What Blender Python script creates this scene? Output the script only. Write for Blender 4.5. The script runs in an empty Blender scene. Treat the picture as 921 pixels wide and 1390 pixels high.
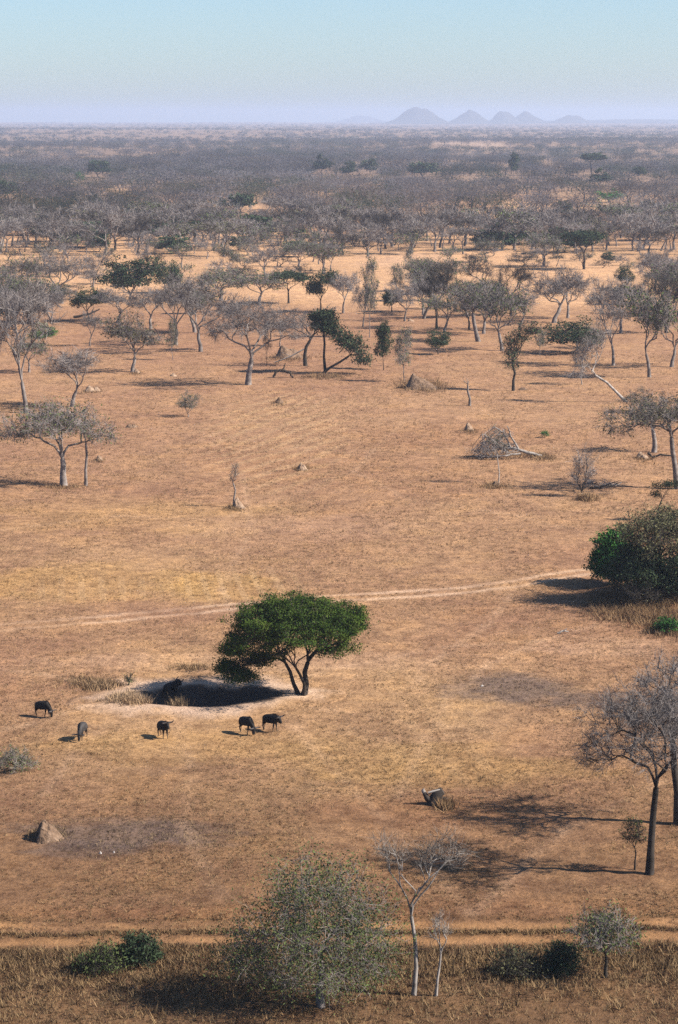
import bpy, math, random
import numpy as np
from mathutils import Vector, Matrix

C = bpy.context.scene.collection
PI = math.pi
R = math.radians
RS = np.random.RandomState

# ------------------------------------------------------------------ camera geometry (all positions below are worked out on the ground plane)
W0, H0 = 921.0, 1390.0
F = 3070.0
CAM_H = 43.5
Y_HOR = 159.5
TH = math.atan((695.0 - Y_HOR) / F)

def P(px, py, z=0.0):
    """ground point (x, y) and metres per photo pixel there"""
    u = (px - 460.5) / F
    v = (py - 695.0) / F
    dn = math.sin(TH) + v * math.cos(TH)
    t = (CAM_H - z) / dn
    return u * t, (math.cos(TH) - v * math.sin(TH)) * t, t / F

# ------------------------------------------------------------------ numpy value noise
def _hash(ix, iy, s):
    h = (ix * 374761393 + iy * 668265263 + s * 974634777) & 0xFFFFFFFF
    h = ((h ^ (h >> 13)) * 1274126177) & 0xFFFFFFFF
    return ((h ^ (h >> 16)) & 0xFFFF) / 65535.0

def vnoise(x, y, s=0):
    x = np.asarray(x, float); y = np.asarray(y, float)
    ix = np.floor(x).astype(np.int64); iy = np.floor(y).astype(np.int64)
    fx = x - ix; fy = y - iy
    fx = fx * fx * (3 - 2 * fx); fy = fy * fy * (3 - 2 * fy)
    a = _hash(ix, iy, s); b = _hash(ix + 1, iy, s); c = _hash(ix, iy + 1, s); d = _hash(ix + 1, iy + 1, s)
    return (a * (1 - fx) + b * fx) * (1 - fy) + (c * (1 - fx) + d * fx) * fy

def fbm(x, y, o=4, s=0):
    t = 0; a = 1.0; n = 0
    for k in range(o):
        t = t + a * vnoise(x * 2 ** k + 17.3 * k, y * 2 ** k - 9.1 * k, s + k); n += a; a *= .5
    return t / n

def sm(e0, e1, x):
    t = np.clip((x - e0) / (e1 - e0), 0, 1)
    return t * t * (3 - 2 * t)

# ------------------------------------------------------------------ terrain
PAN = P(278, 943)[:2]
COP = P(890, 812)[:2]                     # low mound under the thicket

def road_y(x):   # centre line of the dirt road near the bottom
    return P(460, 1267)[1] + .25 * np.sin(x * .11) - .006 * x + 1.1 * (vnoise(np.asarray(x) * .09, 5.5, 12) - .5) + .35 * (vnoise(np.asarray(x) * .4, 7.5, 13) - .5)

_tp = [P(-140, 874), P(0, 852), P(160, 838), P(330, 824), P(420, 816), P(520, 808), P(620, 801), P(700, 792), P(760, 782), P(860, 768), P(1000, 752), P(1150, 738)]
TRX = np.array([p[0] for p in _tp]); TRY = np.array([p[1] for p in _tp])

def track_y(x):
    return np.interp(x, TRX, TRY) + .8 * (vnoise(np.asarray(x) * .12, 3.3, 8) - .5)

def pan_m(x, y, sx=7.2, sy=5.6):
    dx = (x - PAN[0]) / sx; dy = (y - PAN[1]) / sy
    a = np.arctan2(dy, dx)
    k = 1 + .10 * np.sin(2 * a + .8) + .06 * np.sin(5 * a + 2)
    return np.sqrt(dx * dx + dy * dy) / k

def terrain(x, y, micro=True):
    x = np.asarray(x, float); y = np.asarray(y, float)
    r = np.hypot(x, y)
    z = 0 * x
    far = sm(1500, 3500, r)
    z = z + far * (fbm(x / 2600 + 4.2, y / 1500 + 1.7, 3, 5) - .52) * 26
    mid = sm(700, 1200, r) * (1 - far)
    z = z + mid * (fbm(x / 420, y / 420, 2, 9) - .5) * 3.0
    if micro:
        near = 1 - sm(500, 900, r)
        z = z + near * ((fbm(x / 9, y / 9, 3, 21) - .5) * .38 + (fbm(x * 1.1, y * 1.1, 2, 31) - .5) * .13)
    d = pan_m(x, y)
    flat = 1 - sm(.9, 1.4, d)
    z = z * (1 - .7 * flat)
    z = z - 1.05 * (1 - sm(.30, .72, d)) + .16 * np.exp(-((d - .88) / .22) ** 2) * (y < PAN[1] + 1)
    c = np.hypot((x - COP[0]) / 7.5, (y - COP[1]) / 6.0)
    z = z + 1.3 * (1 - sm(.2, 1.15, c))
    return z

def tz(x, y):
    return float(terrain(np.array([x]), np.array([y]))[0])

# ------------------------------------------------------------------ helpers
def tag(o, label=None, cat=None, group=None, kind=None):
    if label: o['label'] = label
    if cat: o['category'] = cat
    if group: o['group'] = group
    if kind: o['kind'] = kind
    return o

def link(name, me, parent=None):
    o = bpy.data.objects.new(name, me); C.objects.link(o); o.parent = parent
    return o

def empty(name, loc, label, cat, group=None, rz=0, scale=None):
    o = bpy.data.objects.new(name, None); C.objects.link(o)
    o.location = loc; o.rotation_euler = (0, 0, rz); o.empty_display_size = .3
    if scale: o.scale = scale
    return tag(o, label, cat, group)

def mesh_np(name, V, Fq, mats, mi=None, smooth=False, cols=None):
    """V (n,3); Fq list of (m,k) int arrays (k 3 or 4)"""
    me = bpy.data.meshes.new(name)
    V = np.asarray(V, np.float32)
    tot = [f.shape for f in Fq]
    loops = np.concatenate([f.ravel() for f in Fq]).astype(np.int32)
    cnt = np.concatenate([np.full(s[0], s[1], np.int32) for s in tot])
    start = np.concatenate([[0], np.cumsum(cnt)[:-1]]).astype(np.int32)
    me.vertices.add(len(V)); me.vertices.foreach_set('co', V.ravel())
    me.loops.add(len(loops)); me.loops.foreach_set('vertex_index', loops)
    me.polygons.add(len(cnt)); me.polygons.foreach_set('loop_start', start); me.polygons.foreach_set('loop_total', cnt)
    for m in mats: me.materials.append(m)
    if mi is not None:
        me.polygons.foreach_set('material_index', np.concatenate(mi).astype(np.int32))
    if smooth:
        me.polygons.foreach_set('use_smooth', np.ones(len(cnt), bool))
    for k, v in (cols or {}).items():
        if v.ndim == 1:
            a = me.attributes.new(k, 'FLOAT', 'POINT'); a.data.foreach_set('value', v.astype(np.float32))
        else:
            a = me.attributes.new(k, 'FLOAT_COLOR', 'POINT')
            c4 = np.ones((len(v), 4), np.float32); c4[:, :3] = v
            a.data.foreach_set('color', c4.ravel())
    me.update(); me.validate()
    return me

# ------------------------------------------------------------------ materials
def mat_new(name):
    m = bpy.data.materials.new(name); m.use_nodes = True
    nt = m.node_tree; b = nt.nodes['Principled BSDF']
    b.inputs['Roughness'].default_value = .95
    b.inputs['Specular IOR Level'].default_value = .15
    return m, nt, b

def N(nt, t, **kw):
    n = nt.nodes.new(t)
    for k, v in kw.items():
        if k in n.inputs.keys(): n.inputs[k].default_value = v
        else: setattr(n, k, v)
    return n

def ramp(nt, fac, stops):
    r = N(nt, 'ShaderNodeValToRGB')
    e = r.color_ramp.elements
    while len(e) < len(stops): e.new(.5)
    for el, (p, c) in zip(e, stops): el.position = p; el.color = (*c, 1)
    nt.links.new(fac, r.inputs['Fac'])
    return r.outputs['Color']

def mixc(nt, mode, fac, a, b):
    m = N(nt, 'ShaderNodeMix', data_type='RGBA', blend_type=mode)
    for s, v in ((m.inputs[0], fac), (m.inputs[6], a), (m.inputs[7], b)):
        if hasattr(v, 'is_linked'): nt.links.new(v, s)
        elif isinstance(v, (int, float)): s.default_value = v
        else: s.default_value = (*v, 1)
    return m.outputs[2]

KALB = .60
LK = {'leaf_bright': .95, 'leaf_olive': .72, 'leaf_grey': 1.15, 'twig': .84, 'bark': .8}
def plant_mat(name, stops, scale=1.5, rnd=.35, use_tint=False, rough=.9, translucent=0):
    kk = 1 if use_tint else LK.get(name, .8 if 'leaf' in name else KALB)
    stops = [(p, tuple(v * kk for v in c)) for p, c in stops]
    m, nt, b = mat_new(name)
    tc = N(nt, 'ShaderNodeTexCoord')
    no = N(nt, 'ShaderNodeTexNoise', Scale=scale, Detail=4.0)
    nt.links.new(tc.outputs['Object'], no.inputs['Vector'])
    col = ramp(nt, no.outputs['Fac'], stops)
    oi = N(nt, 'ShaderNodeObjectInfo')
    mr = N(nt, 'ShaderNodeMapRange')
    mr.inputs['To Min'].default_value = 1 - rnd; mr.inputs['To Max'].default_value = 1 + rnd
    nt.links.new(oi.outputs['Random'], mr.inputs['Value'])
    sc = N(nt, 'ShaderNodeVectorMath', operation='SCALE')
    nt.links.new(col, sc.inputs[0]); nt.links.new(mr.outputs[0], sc.inputs['Scale'])
    out = sc.outputs[0]
    if use_tint:
        at = N(nt, 'ShaderNodeAttribute', attribute_name='tint')
        out = mixc(nt, 'MULTIPLY', 1.0, out, at.outputs['Color'])
    nt.links.new(out, b.inputs['Base Color'])
    b.inputs['Roughness'].default_value = rough
    if translucent:
        tr = N(nt, 'ShaderNodeBsdfTranslucent'); nt.links.new(out, tr.inputs['Color'])
        mx = N(nt, 'ShaderNodeMixShader'); mx.inputs[0].default_value = translucent
        nt.links.new(b.outputs[0], mx.inputs[1]); nt.links.new(tr.outputs[0], mx.inputs[2])
        nt.links.new(mx.outputs[0], nt.nodes['Material Output'].inputs['Surface'])
    return m

M = {}
M['bark'] = plant_mat('bark', [(.3, (.10, .08, .068)), (.55, (.22, .185, .16)), (.75, (.36, .31, .27))], 1.8, .2)
M['bark_dark'] = plant_mat('bark_dark', [(.3, (.03, .024, .018)), (.6, (.075, .06, .048)), (.8, (.13, .11, .09))], 1.5, .2)
M['bark_pale'] = plant_mat('bark_pale', [(.3, (.17, .145, .12)), (.5, (.42, .37, .32)), (.75, (.60, .54, .47))], 2.5, .12)
M['twig'] = plant_mat('twig', [(.3, (.13, .112, .10)), (.6, (.225, .197, .18)), (.8, (.33, .295, .27))], .8, .22)
M['twig_pale'] = plant_mat('twig_pale', [(.3, (.17, .145, .12)), (.6, (.30, .26, .22)), (.8, (.42, .37, .32))], .9, .15)
M['twig_dark'] = plant_mat('twig_dark', [(.3, (.05, .042, .034)), (.6, (.09, .075, .06)), (.8, (.13, .11, .09))], .9, .2)
M['leaf_acacia'] = plant_mat('leaf_acacia', [(.3, (.016, .034, .006)), (.5, (.044, .080, .010)), (.7, (.095, .130, .018))], .9, .1, translucent=.12)
M['leaf_dark'] = plant_mat('leaf_dark', [(.3, (.022, .038, .018)), (.6, (.045, .068, .030)), (.8, (.07, .09, .04))], .7, .3)
M['leaf_bright'] = plant_mat('leaf_bright', [(.3, (.02, .065, .012)), (.6, (.035, .12, .02)), (.8, (.07, .17, .03))], .9, .25)
M['leaf_olive'] = plant_mat('leaf_olive', [(.3, (.075, .075, .035)), (.6, (.13, .125, .06)), (.8, (.19, .16, .08))], .8, .2)
M['leaf_grey'] = plant_mat('leaf_grey', [(.3, (.035, .048, .015)), (.6, (.062, .080, .024)), (.8, (.10, .112, .04))], .8, .2)
M['twig_far'] = plant_mat('twig_far', [(.3, (.75, .75, .75)), (.7, (1.2, 1.2, 1.2))], .06, 0, use_tint=True, translucent=.42)
M['grass'] = plant_mat('dry_grass_blades', [(.25, (.8, .8, .8)), (.75, (1.15, 1.1, 1.0))], .3, 0, use_tint=True)
M['hide'] = plant_mat('wildebeest_hide', [(.3, (.011, .009, .008)), (.6, (.02, .017, .015)), (.8, (.045, .038, .034))], 2.2, .25, rough=.7)
M['hide_pale'] = plant_mat('wildebeest_grey_hide', [(.3, (.03, .027, .025)), (.6, (.07, .062, .058)), (.8, (.13, .12, .11))], 2.2, .15, rough=.7)
M['mane'] = plant_mat('wildebeest_mane', [(.3, (.008, .007, .007)), (.7, (.02, .018, .016))], 6, .1)
M['horn'] = plant_mat('wildebeest_horn', [(.3, (.03, .027, .025)), (.7, (.12, .10, .09))], 8, .1, rough=.5)
M['tan_leg'] = plant_mat('wildebeest_shank', [(.3, (.10, .07, .045)), (.7, (.2, .14, .09))], 6, .1)

def mound_mat(name, a, b_, c):
    a, b_, c = (tuple(v * KALB for v in q) for q in (a, b_, c))
    m, nt, b = mat_new(name)
    tc = N(nt, 'ShaderNodeTexCoord')
    no = N(nt, 'ShaderNodeTexNoise', Scale=2.2, Detail=7.0, Roughness=.65)
    nt.links.new(tc.outputs['Object'], no.inputs['Vector'])
    nt.links.new(ramp(nt, no.outputs['Fac'], [(.32, a), (.52, b_), (.7, c)]), b.inputs['Base Color'])
    bp = N(nt, 'ShaderNodeBump', Strength=.8, Distance=.25)
    n2 = N(nt, 'ShaderNodeTexNoise', Scale=5.0, Detail=6.0)
    nt.links.new(tc.outputs['Object'], n2.inputs['Vector'])
    nt.links.new(n2.outputs['Fac'], bp.inputs['Height']); nt.links.new(bp.outputs[0], b.inputs['Normal'])
    return m
M['clay'] = mound_mat('termite_clay', (.11, .07, .045), (.25, .16, .10), (.38, .26, .175))
M['clay_pale'] = mound_mat('pale_termite_clay', (.22, .14, .085), (.43, .29, .19), (.60, .44, .31))
M['clay_dark'] = mound_mat('burnt_earth', (.015, .012, .010), (.03, .022, .018), (.06, .045, .035))
M['stone'] = mound_mat('pale_stone', (.35, .30, .25), (.55, .5, .45), (.7, .65, .6))
M['hill'] = mound_mat('hill_scrub', (.05, .05, .04), (.07, .065, .05), (.10, .09, .07))

def ground_mat():
    m, nt, b = mat_new('dry_grassland')
    g = N(nt, 'ShaderNodeNewGeometry')
    at = N(nt, 'ShaderNodeAttribute', attribute_name='soil')
    rk = N(nt, 'ShaderNodeAttribute', attribute_name='rough')
    def noise(scale, detail, rough=.6, stretch=None):
        n = N(nt, 'ShaderNodeTexNoise', Scale=scale, Detail=detail, Roughness=rough)
        if stretch:
            mp = N(nt, 'ShaderNodeMapping'); mp.inputs['Scale'].default_value = stretch
            nt.links.new(g.outputs['Position'], mp.inputs['Vector']); nt.links.new(mp.outputs[0], n.inputs['Vector'])
        else: nt.links.new(g.outputs['Position'], n.inputs['Vector'])
        return n.outputs['Fac']
    fine = noise(3.2, 6, .72)
    medium = noise(.75, 5, .65)
    blot = noise(.17, 4, .6)
    mot = ramp(nt, fine, [(.31, (.45, .40, .37)), (.43, (.88, .85, .82)), (.56, (1.03, 1.01, .99)), (.70, (1.38, 1.36, 1.32))])
    mo2 = ramp(nt, medium, [(.34, (.70, .66, .64)), (.5, (1, 1, 1)), (.66, (1.24, 1.22, 1.18))])
    mo3 = ramp(nt, blot, [(.35, (.84, .82, .84)), (.5, (1, 1, 1)), (.65, (1.10, 1.08, 1.0))])
    s = N(nt, 'ShaderNodeMath', operation='MULTIPLY', use_clamp=True); s.inputs[1].default_value = 1
    nt.links.new(rk.outputs['Fac'], s.inputs[0])
    col = mixc(nt, 'MULTIPLY', s.outputs[0], at.outputs['Color'], mot)
    col = mixc(nt, 'MULTIPLY', s.outputs[0], col, mo2)
    col = mixc(nt, 'MULTIPLY', s.outputs[0], col, mo3)
    nt.links.new(col, b.inputs['Base Color'])
    b.inputs['Roughness'].default_value = 1.0
    b.inputs['Specular IOR Level'].default_value = .05
    bp = N(nt, 'ShaderNodeBump', Strength=.65, Distance=.35)
    nt.links.new(fine, bp.inputs['Height'])
    nt.links.new(bp.outputs[0], b.inputs['Normal'])
    return m
M['ground'] = ground_mat()

# ------------------------------------------------------------------ ground colour (soil and grass colour, with the acacia's shadow painted into the pan)
def img(x, y):
    """where a ground point lies, as angular coordinates used to author patches"""
    zc = y * math.cos(TH) + CAM_H * math.sin(TH)
    return 460.5 + F * x / zc, 695 + F * ((CAM_H * math.cos(TH) - y * math.sin(TH)) / zc)

_PATCH = []
def patch(px, py, rx, ry, col, amt, s):
    cx, cy, k = P(px, py)
    y2 = P(px, py - ry)[1]
    _PATCH.append((cx, cy, rx * k, abs(y2 - cy), col, amt, s))
GREY = (.155, .115, .095); YEL = (.50, .315, .115); RED = (.29, .150, .075); DRK = (.11, .075, .05); PAL = (.60, .40, .265)
patch(170, 1132, 170, 26, GREY, .8, 1)
patch(120, 1150, 90, 16, GREY, .5, 2)
patch(690, 935, 100, 24, GREY, .85, 3)
patch(800, 950, 70, 16, GREY, .7, 4)
patch(120, 788, 190, 28, YEL, .42, 5)
patch(300, 795, 110, 26, YEL, .5, 6)
patch(880, 830, 90, 22, RED, .5, 7)
patch(560, 1100, 220, 30, RED, .4, 8)
patch(830, 880, 110, 18, PAL, .25, 9)
patch(250, 1010, 260, 30, YEL, .28, 10)
patch(600, 1040, 260, 34, YEL, .35, 11)
patch(430, 640, 300, 40, RED, .25, 12)
patch(200, 700, 260, 30, YEL, .22, 13)
patch(600, 590, 200, 22, RED, .3, 14)
patch(400, 715, 240, 18, PAL, .15, 15)
patch(330, 900, 330, 16, PAL, .22, 16)
patch(240, 1240, 320, 14, RED, .4, 17)
patch(620, 1235, 300, 20, RED, .35, 18)
patch(560, 355, 90, 14, PAL, .45, 19)
patch(636, 199.5, 60, 4.5, (.6, .45, .34), .45, 20)

def soil(x, y, road=False, track=False):
    n = len(x)
    r = np.hypot(x, y)
    big = fbm(x / 38, y / 55, 4, 41); b2 = fbm(x / 11 + 3, y / 14, 3, 51)
    base = np.array((.345, .205, .118)); a = np.array((.42, .268, .142)); c = np.array((.285, .160, .095))
    t = sm(.35, .68, big)[:, None]; t2 = sm(.3, .7, b2)[:, None]
    col = c * (1 - t) + a * t
    col = col * .6 + (base * (1 - t2) + a * t2) * .4
    # foreground is redder brown
    nr = (1 - sm(122, 160, r + 16 * (fbm(x / 12, y / 16, 3, 99) - .5)))[:, None] * .72
    col = col * (1 - nr) + np.array((.235, .135, .07)) * nr
    # redder plain farther out, sand strip and sandy openings beyond
    f1 = sm(190, 300, r)[:, None] * .5
    col = col * (1 - f1) + np.array((.36, .212, .128)) * f1
    f2 = (sm(505, 590, r + 70 * (fbm(x / 60, y / 90, 3, 61) - .5)) * .9 * (1 - .72 * sm(760, 830, r) * (1 - sm(.44, .52, fbm(x / 55 + 3, y / 130, 3, 111)))))[:, None]
    sand = np.array((.64, .405, .225)) * (.8 + .4 * fbm(x / 25, y / 60, 3, 63))[:, None]
    col = col * (1 - f2) + sand * f2
    f3 = (sm(900, 1700, r) * .8)[:, None]
    col = col * (1 - f3) + np.array((.22, .165, .125)) * f3
    for cx, cy, rx, ry, pc, amt, s in _PATCH:
        d = np.hypot((x - cx) / rx, (y - cy) / ry) + .9 * (fbm(x / (rx * .35) + s, y / (ry * .35) - s, 4, 70 + s) - .5)
        w = (amt * (1 - sm(.45, 1.1, d)))[:, None]
        col = col * (1 - w) + np.array(pc) * w
    rough = np.ones(n)
    near = r < 600
    xn, yn = x, y
    # parallel old plough / mowing rows
    def rows(px, py, rx, ry, ang, sp, amt):
        cx, cy, k = P(px, py); yy = abs(P(px, py - ry)[1] - cy)
        w = 1 - sm(.5, 1.1, np.hypot((x - cx) / (rx * k), (y - cy) / yy) + .5 * (b2 - .5))
        ph = (x * math.cos(ang) + y * math.sin(ang)) / sp + 1.5 * fbm(x / 14, y / 30, 2, 97)
        return amt * w * (np.sin(ph * 2 * PI) > .45)
    wr = rows(330, 795, 120, 30, .12, 1.7, .35) + rows(130, 800, 110, 22, .12, 1.9, .25) + rows(380, 590, 120, 70, -.35, 3.0, .36) + rows(600, 1010, 90, 60, .25, 2.4, .15)
    wr = np.clip(wr, 0, 1)[:, None]
    col = col * (1 - wr) + np.array((.52, .36, .2)) * wr
    # tracks : two pale wheel ruts
    d = y - track_y(x)
    brk = .35 + .65 * sm(.35, .6, fbm(x / 5, y / 3, 3, 81))
    fade = sm(-40, 2, x) * .5 + .5
    for o in (-1.25, 1.15):
        w = np.exp(-((d - o) / .5) ** 2) * (.3 + .7 * brk) * fade; rough -= .4 * w
        w = (.95 * w)[:, None]
        col = col * (1 - w) + np.array((.60, .42, .28)) * w
    # faint game paths
    for pts in (((840, 840), (730, 870), (660, 905), (610, 945), (580, 1000), (540, 1080)), ((700, 800), (660, 850), (600, 890), (560, 930)), ((180, 930), (120, 960), (40, 985), (-60, 1000)), ((420, 960), (520, 975), (640, 990)), ((230, 965), (260, 1040), (250, 1120), (300, 1220)), ((190, 960), (110, 1010), (60, 1080)), ((350, 935), (470, 905), (600, 880), (740, 868)), ((150, 935), (60, 915), (-60, 905)), ((300, 918), (330, 870), (300, 800), (340, 720), (330, 640)), ((400, 985), (470, 1060), (560, 1150), (640, 1240)), ((640, 1240), (760, 1130), (900, 1060)), ((480, 640), (560, 680), (700, 700), (860, 740)), ((0, 720), (160, 700), (300, 705), (480, 640), (560, 560))):
        q = [P(*p) for p in pts]
        for (x0, y0, _), (x1, y1, _) in zip(q[:-1], q[1:]):
            L2 = (x1 - x0) ** 2 + (y1 - y0) ** 2
            tt = np.clip(((x - x0) * (x1 - x0) + (y - y0) * (y1 - y0)) / L2, 0, 1)
            dd = np.hypot(x - x0 - tt * (x1 - x0), y - y0 - tt * (y1 - y0))
            w = (.28 * np.exp(-(dd / .5) ** 2) * brk)[:, None]
            col = col * (1 - w) + np.array((.56, .38, .24)) * w
    # dirt road
    d = (y - road_y(x)) * (1 + .3 * (vnoise(x * .2, 1.5, 14) - .5)) + 1.1 * (fbm(x / 3, y / 1.5, 4, 85) - .5)
    w = (np.clip(1 - sm(1.2, 2.1, np.abs(d)), 0, 1) * (.15 + .85 * sm(.33, .55, fbm(x / 4, y / 1.3, 4, 89))))[:, None]
    rc = np.array((.40, .225, .105)) * (.85 + .3 * fbm(x / 2, y / 1.2, 3, 87))[:, None]
    mid = (np.exp(-((d + .1) / .55) ** 2) * .85)[:, None]
    rc = rc * (1 - mid) + np.array((.12, .07, .035)) * mid
    col = col * (1 - w) + rc * w
    edge = (np.exp(-((np.abs(d) - 2.2) / .4) ** 2) * .5)[:, None]
    col = col * (1 - edge) + np.array((.15, .09, .045)) * edge
    rough -= .55 * w[:, 0]
    # dark weedy verge below the road
    w = (sm(2.2, 3.2, -(d)) * .55)[:, None]
    col = col * (1 - w) + np.array((.15, .095, .05)) * w
    # pale trampled pan
    d = pan_m(x, y) + .6 * (fbm(x / 1.9, y / 1.9, 4, 91) - .5)
    w = (1 - sm(.80, 1.36, d))[:, None]
    dust = np.array((.58, .415, .29)) * (.9 + .2 * fbm(x / 1.2, y / 1.2, 3, 92))[:, None]
    col = col * (1 - w) + dust * w
    mc = P(288, 944); pan_shade = (1 - sm(.85, 1.05, np.hypot((x - mc[0]) / 5.9, (y - mc[1]) / 3.75) + .2 * (fbm(x, y, 3, 93) - .5)))[:, None] * .93
    col = col * (1 - pan_shade) + np.array((.045, .035, .03)) * pan_shade  # near-black ellipse deepens the acacia's cast shadow in the pan floor colour
    rough -= .6 * w[:, 0]
    # brown litter on the thicket mound
    c = np.hypot((x - COP[0]) / 8, (y - COP[1]) / 7)
    w = ((1 - sm(.6, 1.2, c)) * .8)[:, None]
    col = col * (1 - w) + np.array((.15, .085, .045)) * w
    col = col * (1 + .25 * (fbm(x / 3.1, y / 3.1, 3, 95) - .5)[:, None] * near[:, None])
    return np.clip(col * KALB * np.array((1.04, 1.01, 1.0)) * (1 + .19 * sm(130, 185, r))[:, None] * (1 - .10 * sm(520, 640, r))[:, None], .008, .6), np.clip(rough, .15, 1)

def grid_faces(nr, nc):
    i = np.arange(nr - 1)[:, None] * nc + np.arange(nc - 1)[None, :]
    return np.stack([i, i + 1, i + nc + 1, i + nc], -1).reshape(-1, 4)

def sunk(x, y):
    """the ground sheet dips below the road and the pan, whose own sheets lie there"""
    a = 1 - sm(1.7, 2.6, np.abs(y - road_y(x)))
    a = np.where(np.abs(x) < 60, a, 0)
    b = 1 - sm(1.25, 1.45, pan_m(x, y))
    return .12 * np.maximum(a, b)

def build_ground():
    pys = np.concatenate([np.arange(1560, 560, -1.7), np.arange(560, 164.6, -.9)])
    rr = np.array([P(460.5, q)[1] for q in pys])
    rr = np.concatenate([[2, 20, 45, 65, 80], rr[rr > 88]])
    rr = np.concatenate([rr[rr < 24000], [24000]])
    inner = np.arange(-12.0, 12.001, .034)
    side = np.concatenate([np.arange(-180, -40, 8), np.arange(-40, -16, 2.0), np.arange(-16, -12, .5)])
    ang = np.radians(np.concatenate([side, inner, -side[::-1]]))
    A, RR = np.meshgrid(ang, rr)
    x = (RR * np.sin(A)).ravel(); y = (RR * np.cos(A)).ravel()
    z = terrain(x, y) - sunk(x, y)
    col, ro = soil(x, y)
    fq = grid_faces(len(rr), len(ang))[:, ::-1]
    me = mesh_np('ground', np.stack([x, y, z], 1), [fq], [M['ground']], smooth=True, cols={'soil': col, 'rough': ro})
    tag(link('ground', me), 'broad plain of dry trampled grass reaching to the horizon', kind='structure')

def strip(name, label, xs, yc, hw, nw):
    ts = np.linspace(-1, 1, nw)
    X, T = np.meshgrid(xs, ts, indexing='ij')
    Y = yc(X) + T * hw
    x = X.ravel(); y = Y.ravel(); t = np.abs(T.ravel())
    z = terrain(x, y) + np.where(t > .8, -.20 * (t - .8) / .2, 0) - .02
    rut = np.exp(-((y - yc(x) - 1.0) / .35) ** 2) + np.exp(-((y - yc(x) + 1.1) / .35) ** 2)
    z = z - .05 * rut
    col, ro = soil(x, y)
    fq = grid_faces(len(xs), nw)[:, ::-1]
    me = mesh_np(name, np.stack([x, y, z], 1), [fq], [M['ground']], smooth=True, cols={'soil': col, 'rough': ro})
    tag(link(name, me), label, kind='structure')

def build_pan():
    ts = np.linspace(0, 1.42, 90); an = np.linspace(0, 2 * PI, 241)
    T, A = np.meshgrid(ts, an, indexing='ij')
    k = 1 + .10 * np.sin(2 * A + .8) + .06 * np.sin(5 * A + 2)
    # A is already the angle in the stretched frame
    x = (PAN[0] + 7.2 * T * k * np.cos(A)).ravel(); y = (PAN[1] + 5.6 * T * k * np.sin(A)).ravel()
    t = T.ravel()
    z = terrain(x, y) - .01 - .22 * sm(1.3, 1.42, t)
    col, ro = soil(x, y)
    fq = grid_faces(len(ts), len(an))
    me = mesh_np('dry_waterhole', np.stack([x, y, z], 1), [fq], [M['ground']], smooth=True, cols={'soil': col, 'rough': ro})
    tag(link('dry_waterhole', me), 'pale trampled hollow of the waterhole beside the green acacia', kind='structure')

build_ground()
strip('dirt_road', 'reddish dirt road with two wheel ruts crossing the near plain', np.arange(-62, 62, .3), road_y, 2.7, 36)
build_pan()

# ------------------------------------------------------------------ plants : branching skeletons grown towards points of the crown
def unit(v):
    return v / (np.linalg.norm(v, axis=-1, keepdims=True) + 1e-9)

class Buf:
    def __init__(s): s.V = []; s.F = []; s.MI = []; s.n = 0
    def add(s, V, Fq, mi):
        V = np.asarray(V, float)
        s.V.append(V); s.F.append(np.asarray(Fq) + s.n); s.MI.append(np.full(len(Fq), mi)); s.n += len(V)
    def mesh(s, name, mats, smooth=False):
        q = [f for f in s.F if f.shape[1] == 4]; t = [f for f in s.F if f.shape[1] == 3]
        mq = [m for f, m in zip(s.F, s.MI) if f.shape[1] == 4]; mt = [m for f, m in zip(s.F, s.MI) if f.shape[1] == 3]
        fl = []
        mi = mq + mt
        if q: fl.append(np.concatenate(q))
        if t: fl.append(np.concatenate(t))
        return mesh_np(name, np.concatenate(s.V), fl, mats, mi=mi, smooth=smooth)

def tube(buf, pts, rad, sides, mi=0, cap=False):
    pts = np.asarray(pts, float); rad = np.asarray(rad, float)
    d = np.gradient(pts, axis=0); d = unit(d)
    ref = np.array([0, 0, 1.0]) if abs(d[0][2]) < .9 else np.array([1.0, 0, 0])
    u = unit(np.cross(d, ref)); v = np.cross(d, u)
    a = np.arange(sides) / sides * 2 * PI
    ring = pts[:, None, :] + rad[:, None, None] * (np.cos(a)[None, :, None] * u[:, None, :] + np.sin(a)[None, :, None] * v[:, None, :])
    V = ring.reshape(-1, 3)
    n = len(pts)
    i = np.arange(n - 1)[:, None] * sides + np.arange(sides)[None, :]
    j = np.arange(n - 1)[:, None] * sides + (np.arange(sides)[None, :] + 1) % sides
    Fq = np.stack([i, j, j + sides, i + sides], -1).reshape(-1, 4)
    buf.add(V, Fq, mi)
    if cap:
        for k, c in ((0, pts[0]), (n - 1, pts[-1])):
            b = np.arange(sides) + k * sides
            Vc = np.concatenate([V[b], [c]])
            buf.add(Vc, [(q, (q + 1) % sides, sides) for q in range(sides)], mi)

def lobe_points(rng, lobes):
    out = []
    for (cx, cy, cz, rx, ry, rz, n) in lobes:
        k = 0
        while k < n:
            v = rng.normal(size=3); v /= np.linalg.norm(v)
            q = v * (.35 + .65 * rng.rand() ** .5)
            if q[2] < -.45: q[2] *= .5
            q = q * (1 + .16 * rng.normal())
            out.append((cx + q[0] * rx, cy + q[1] * ry, cz + q[2] * rz)); k += 1
    return np.array(out)

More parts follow.
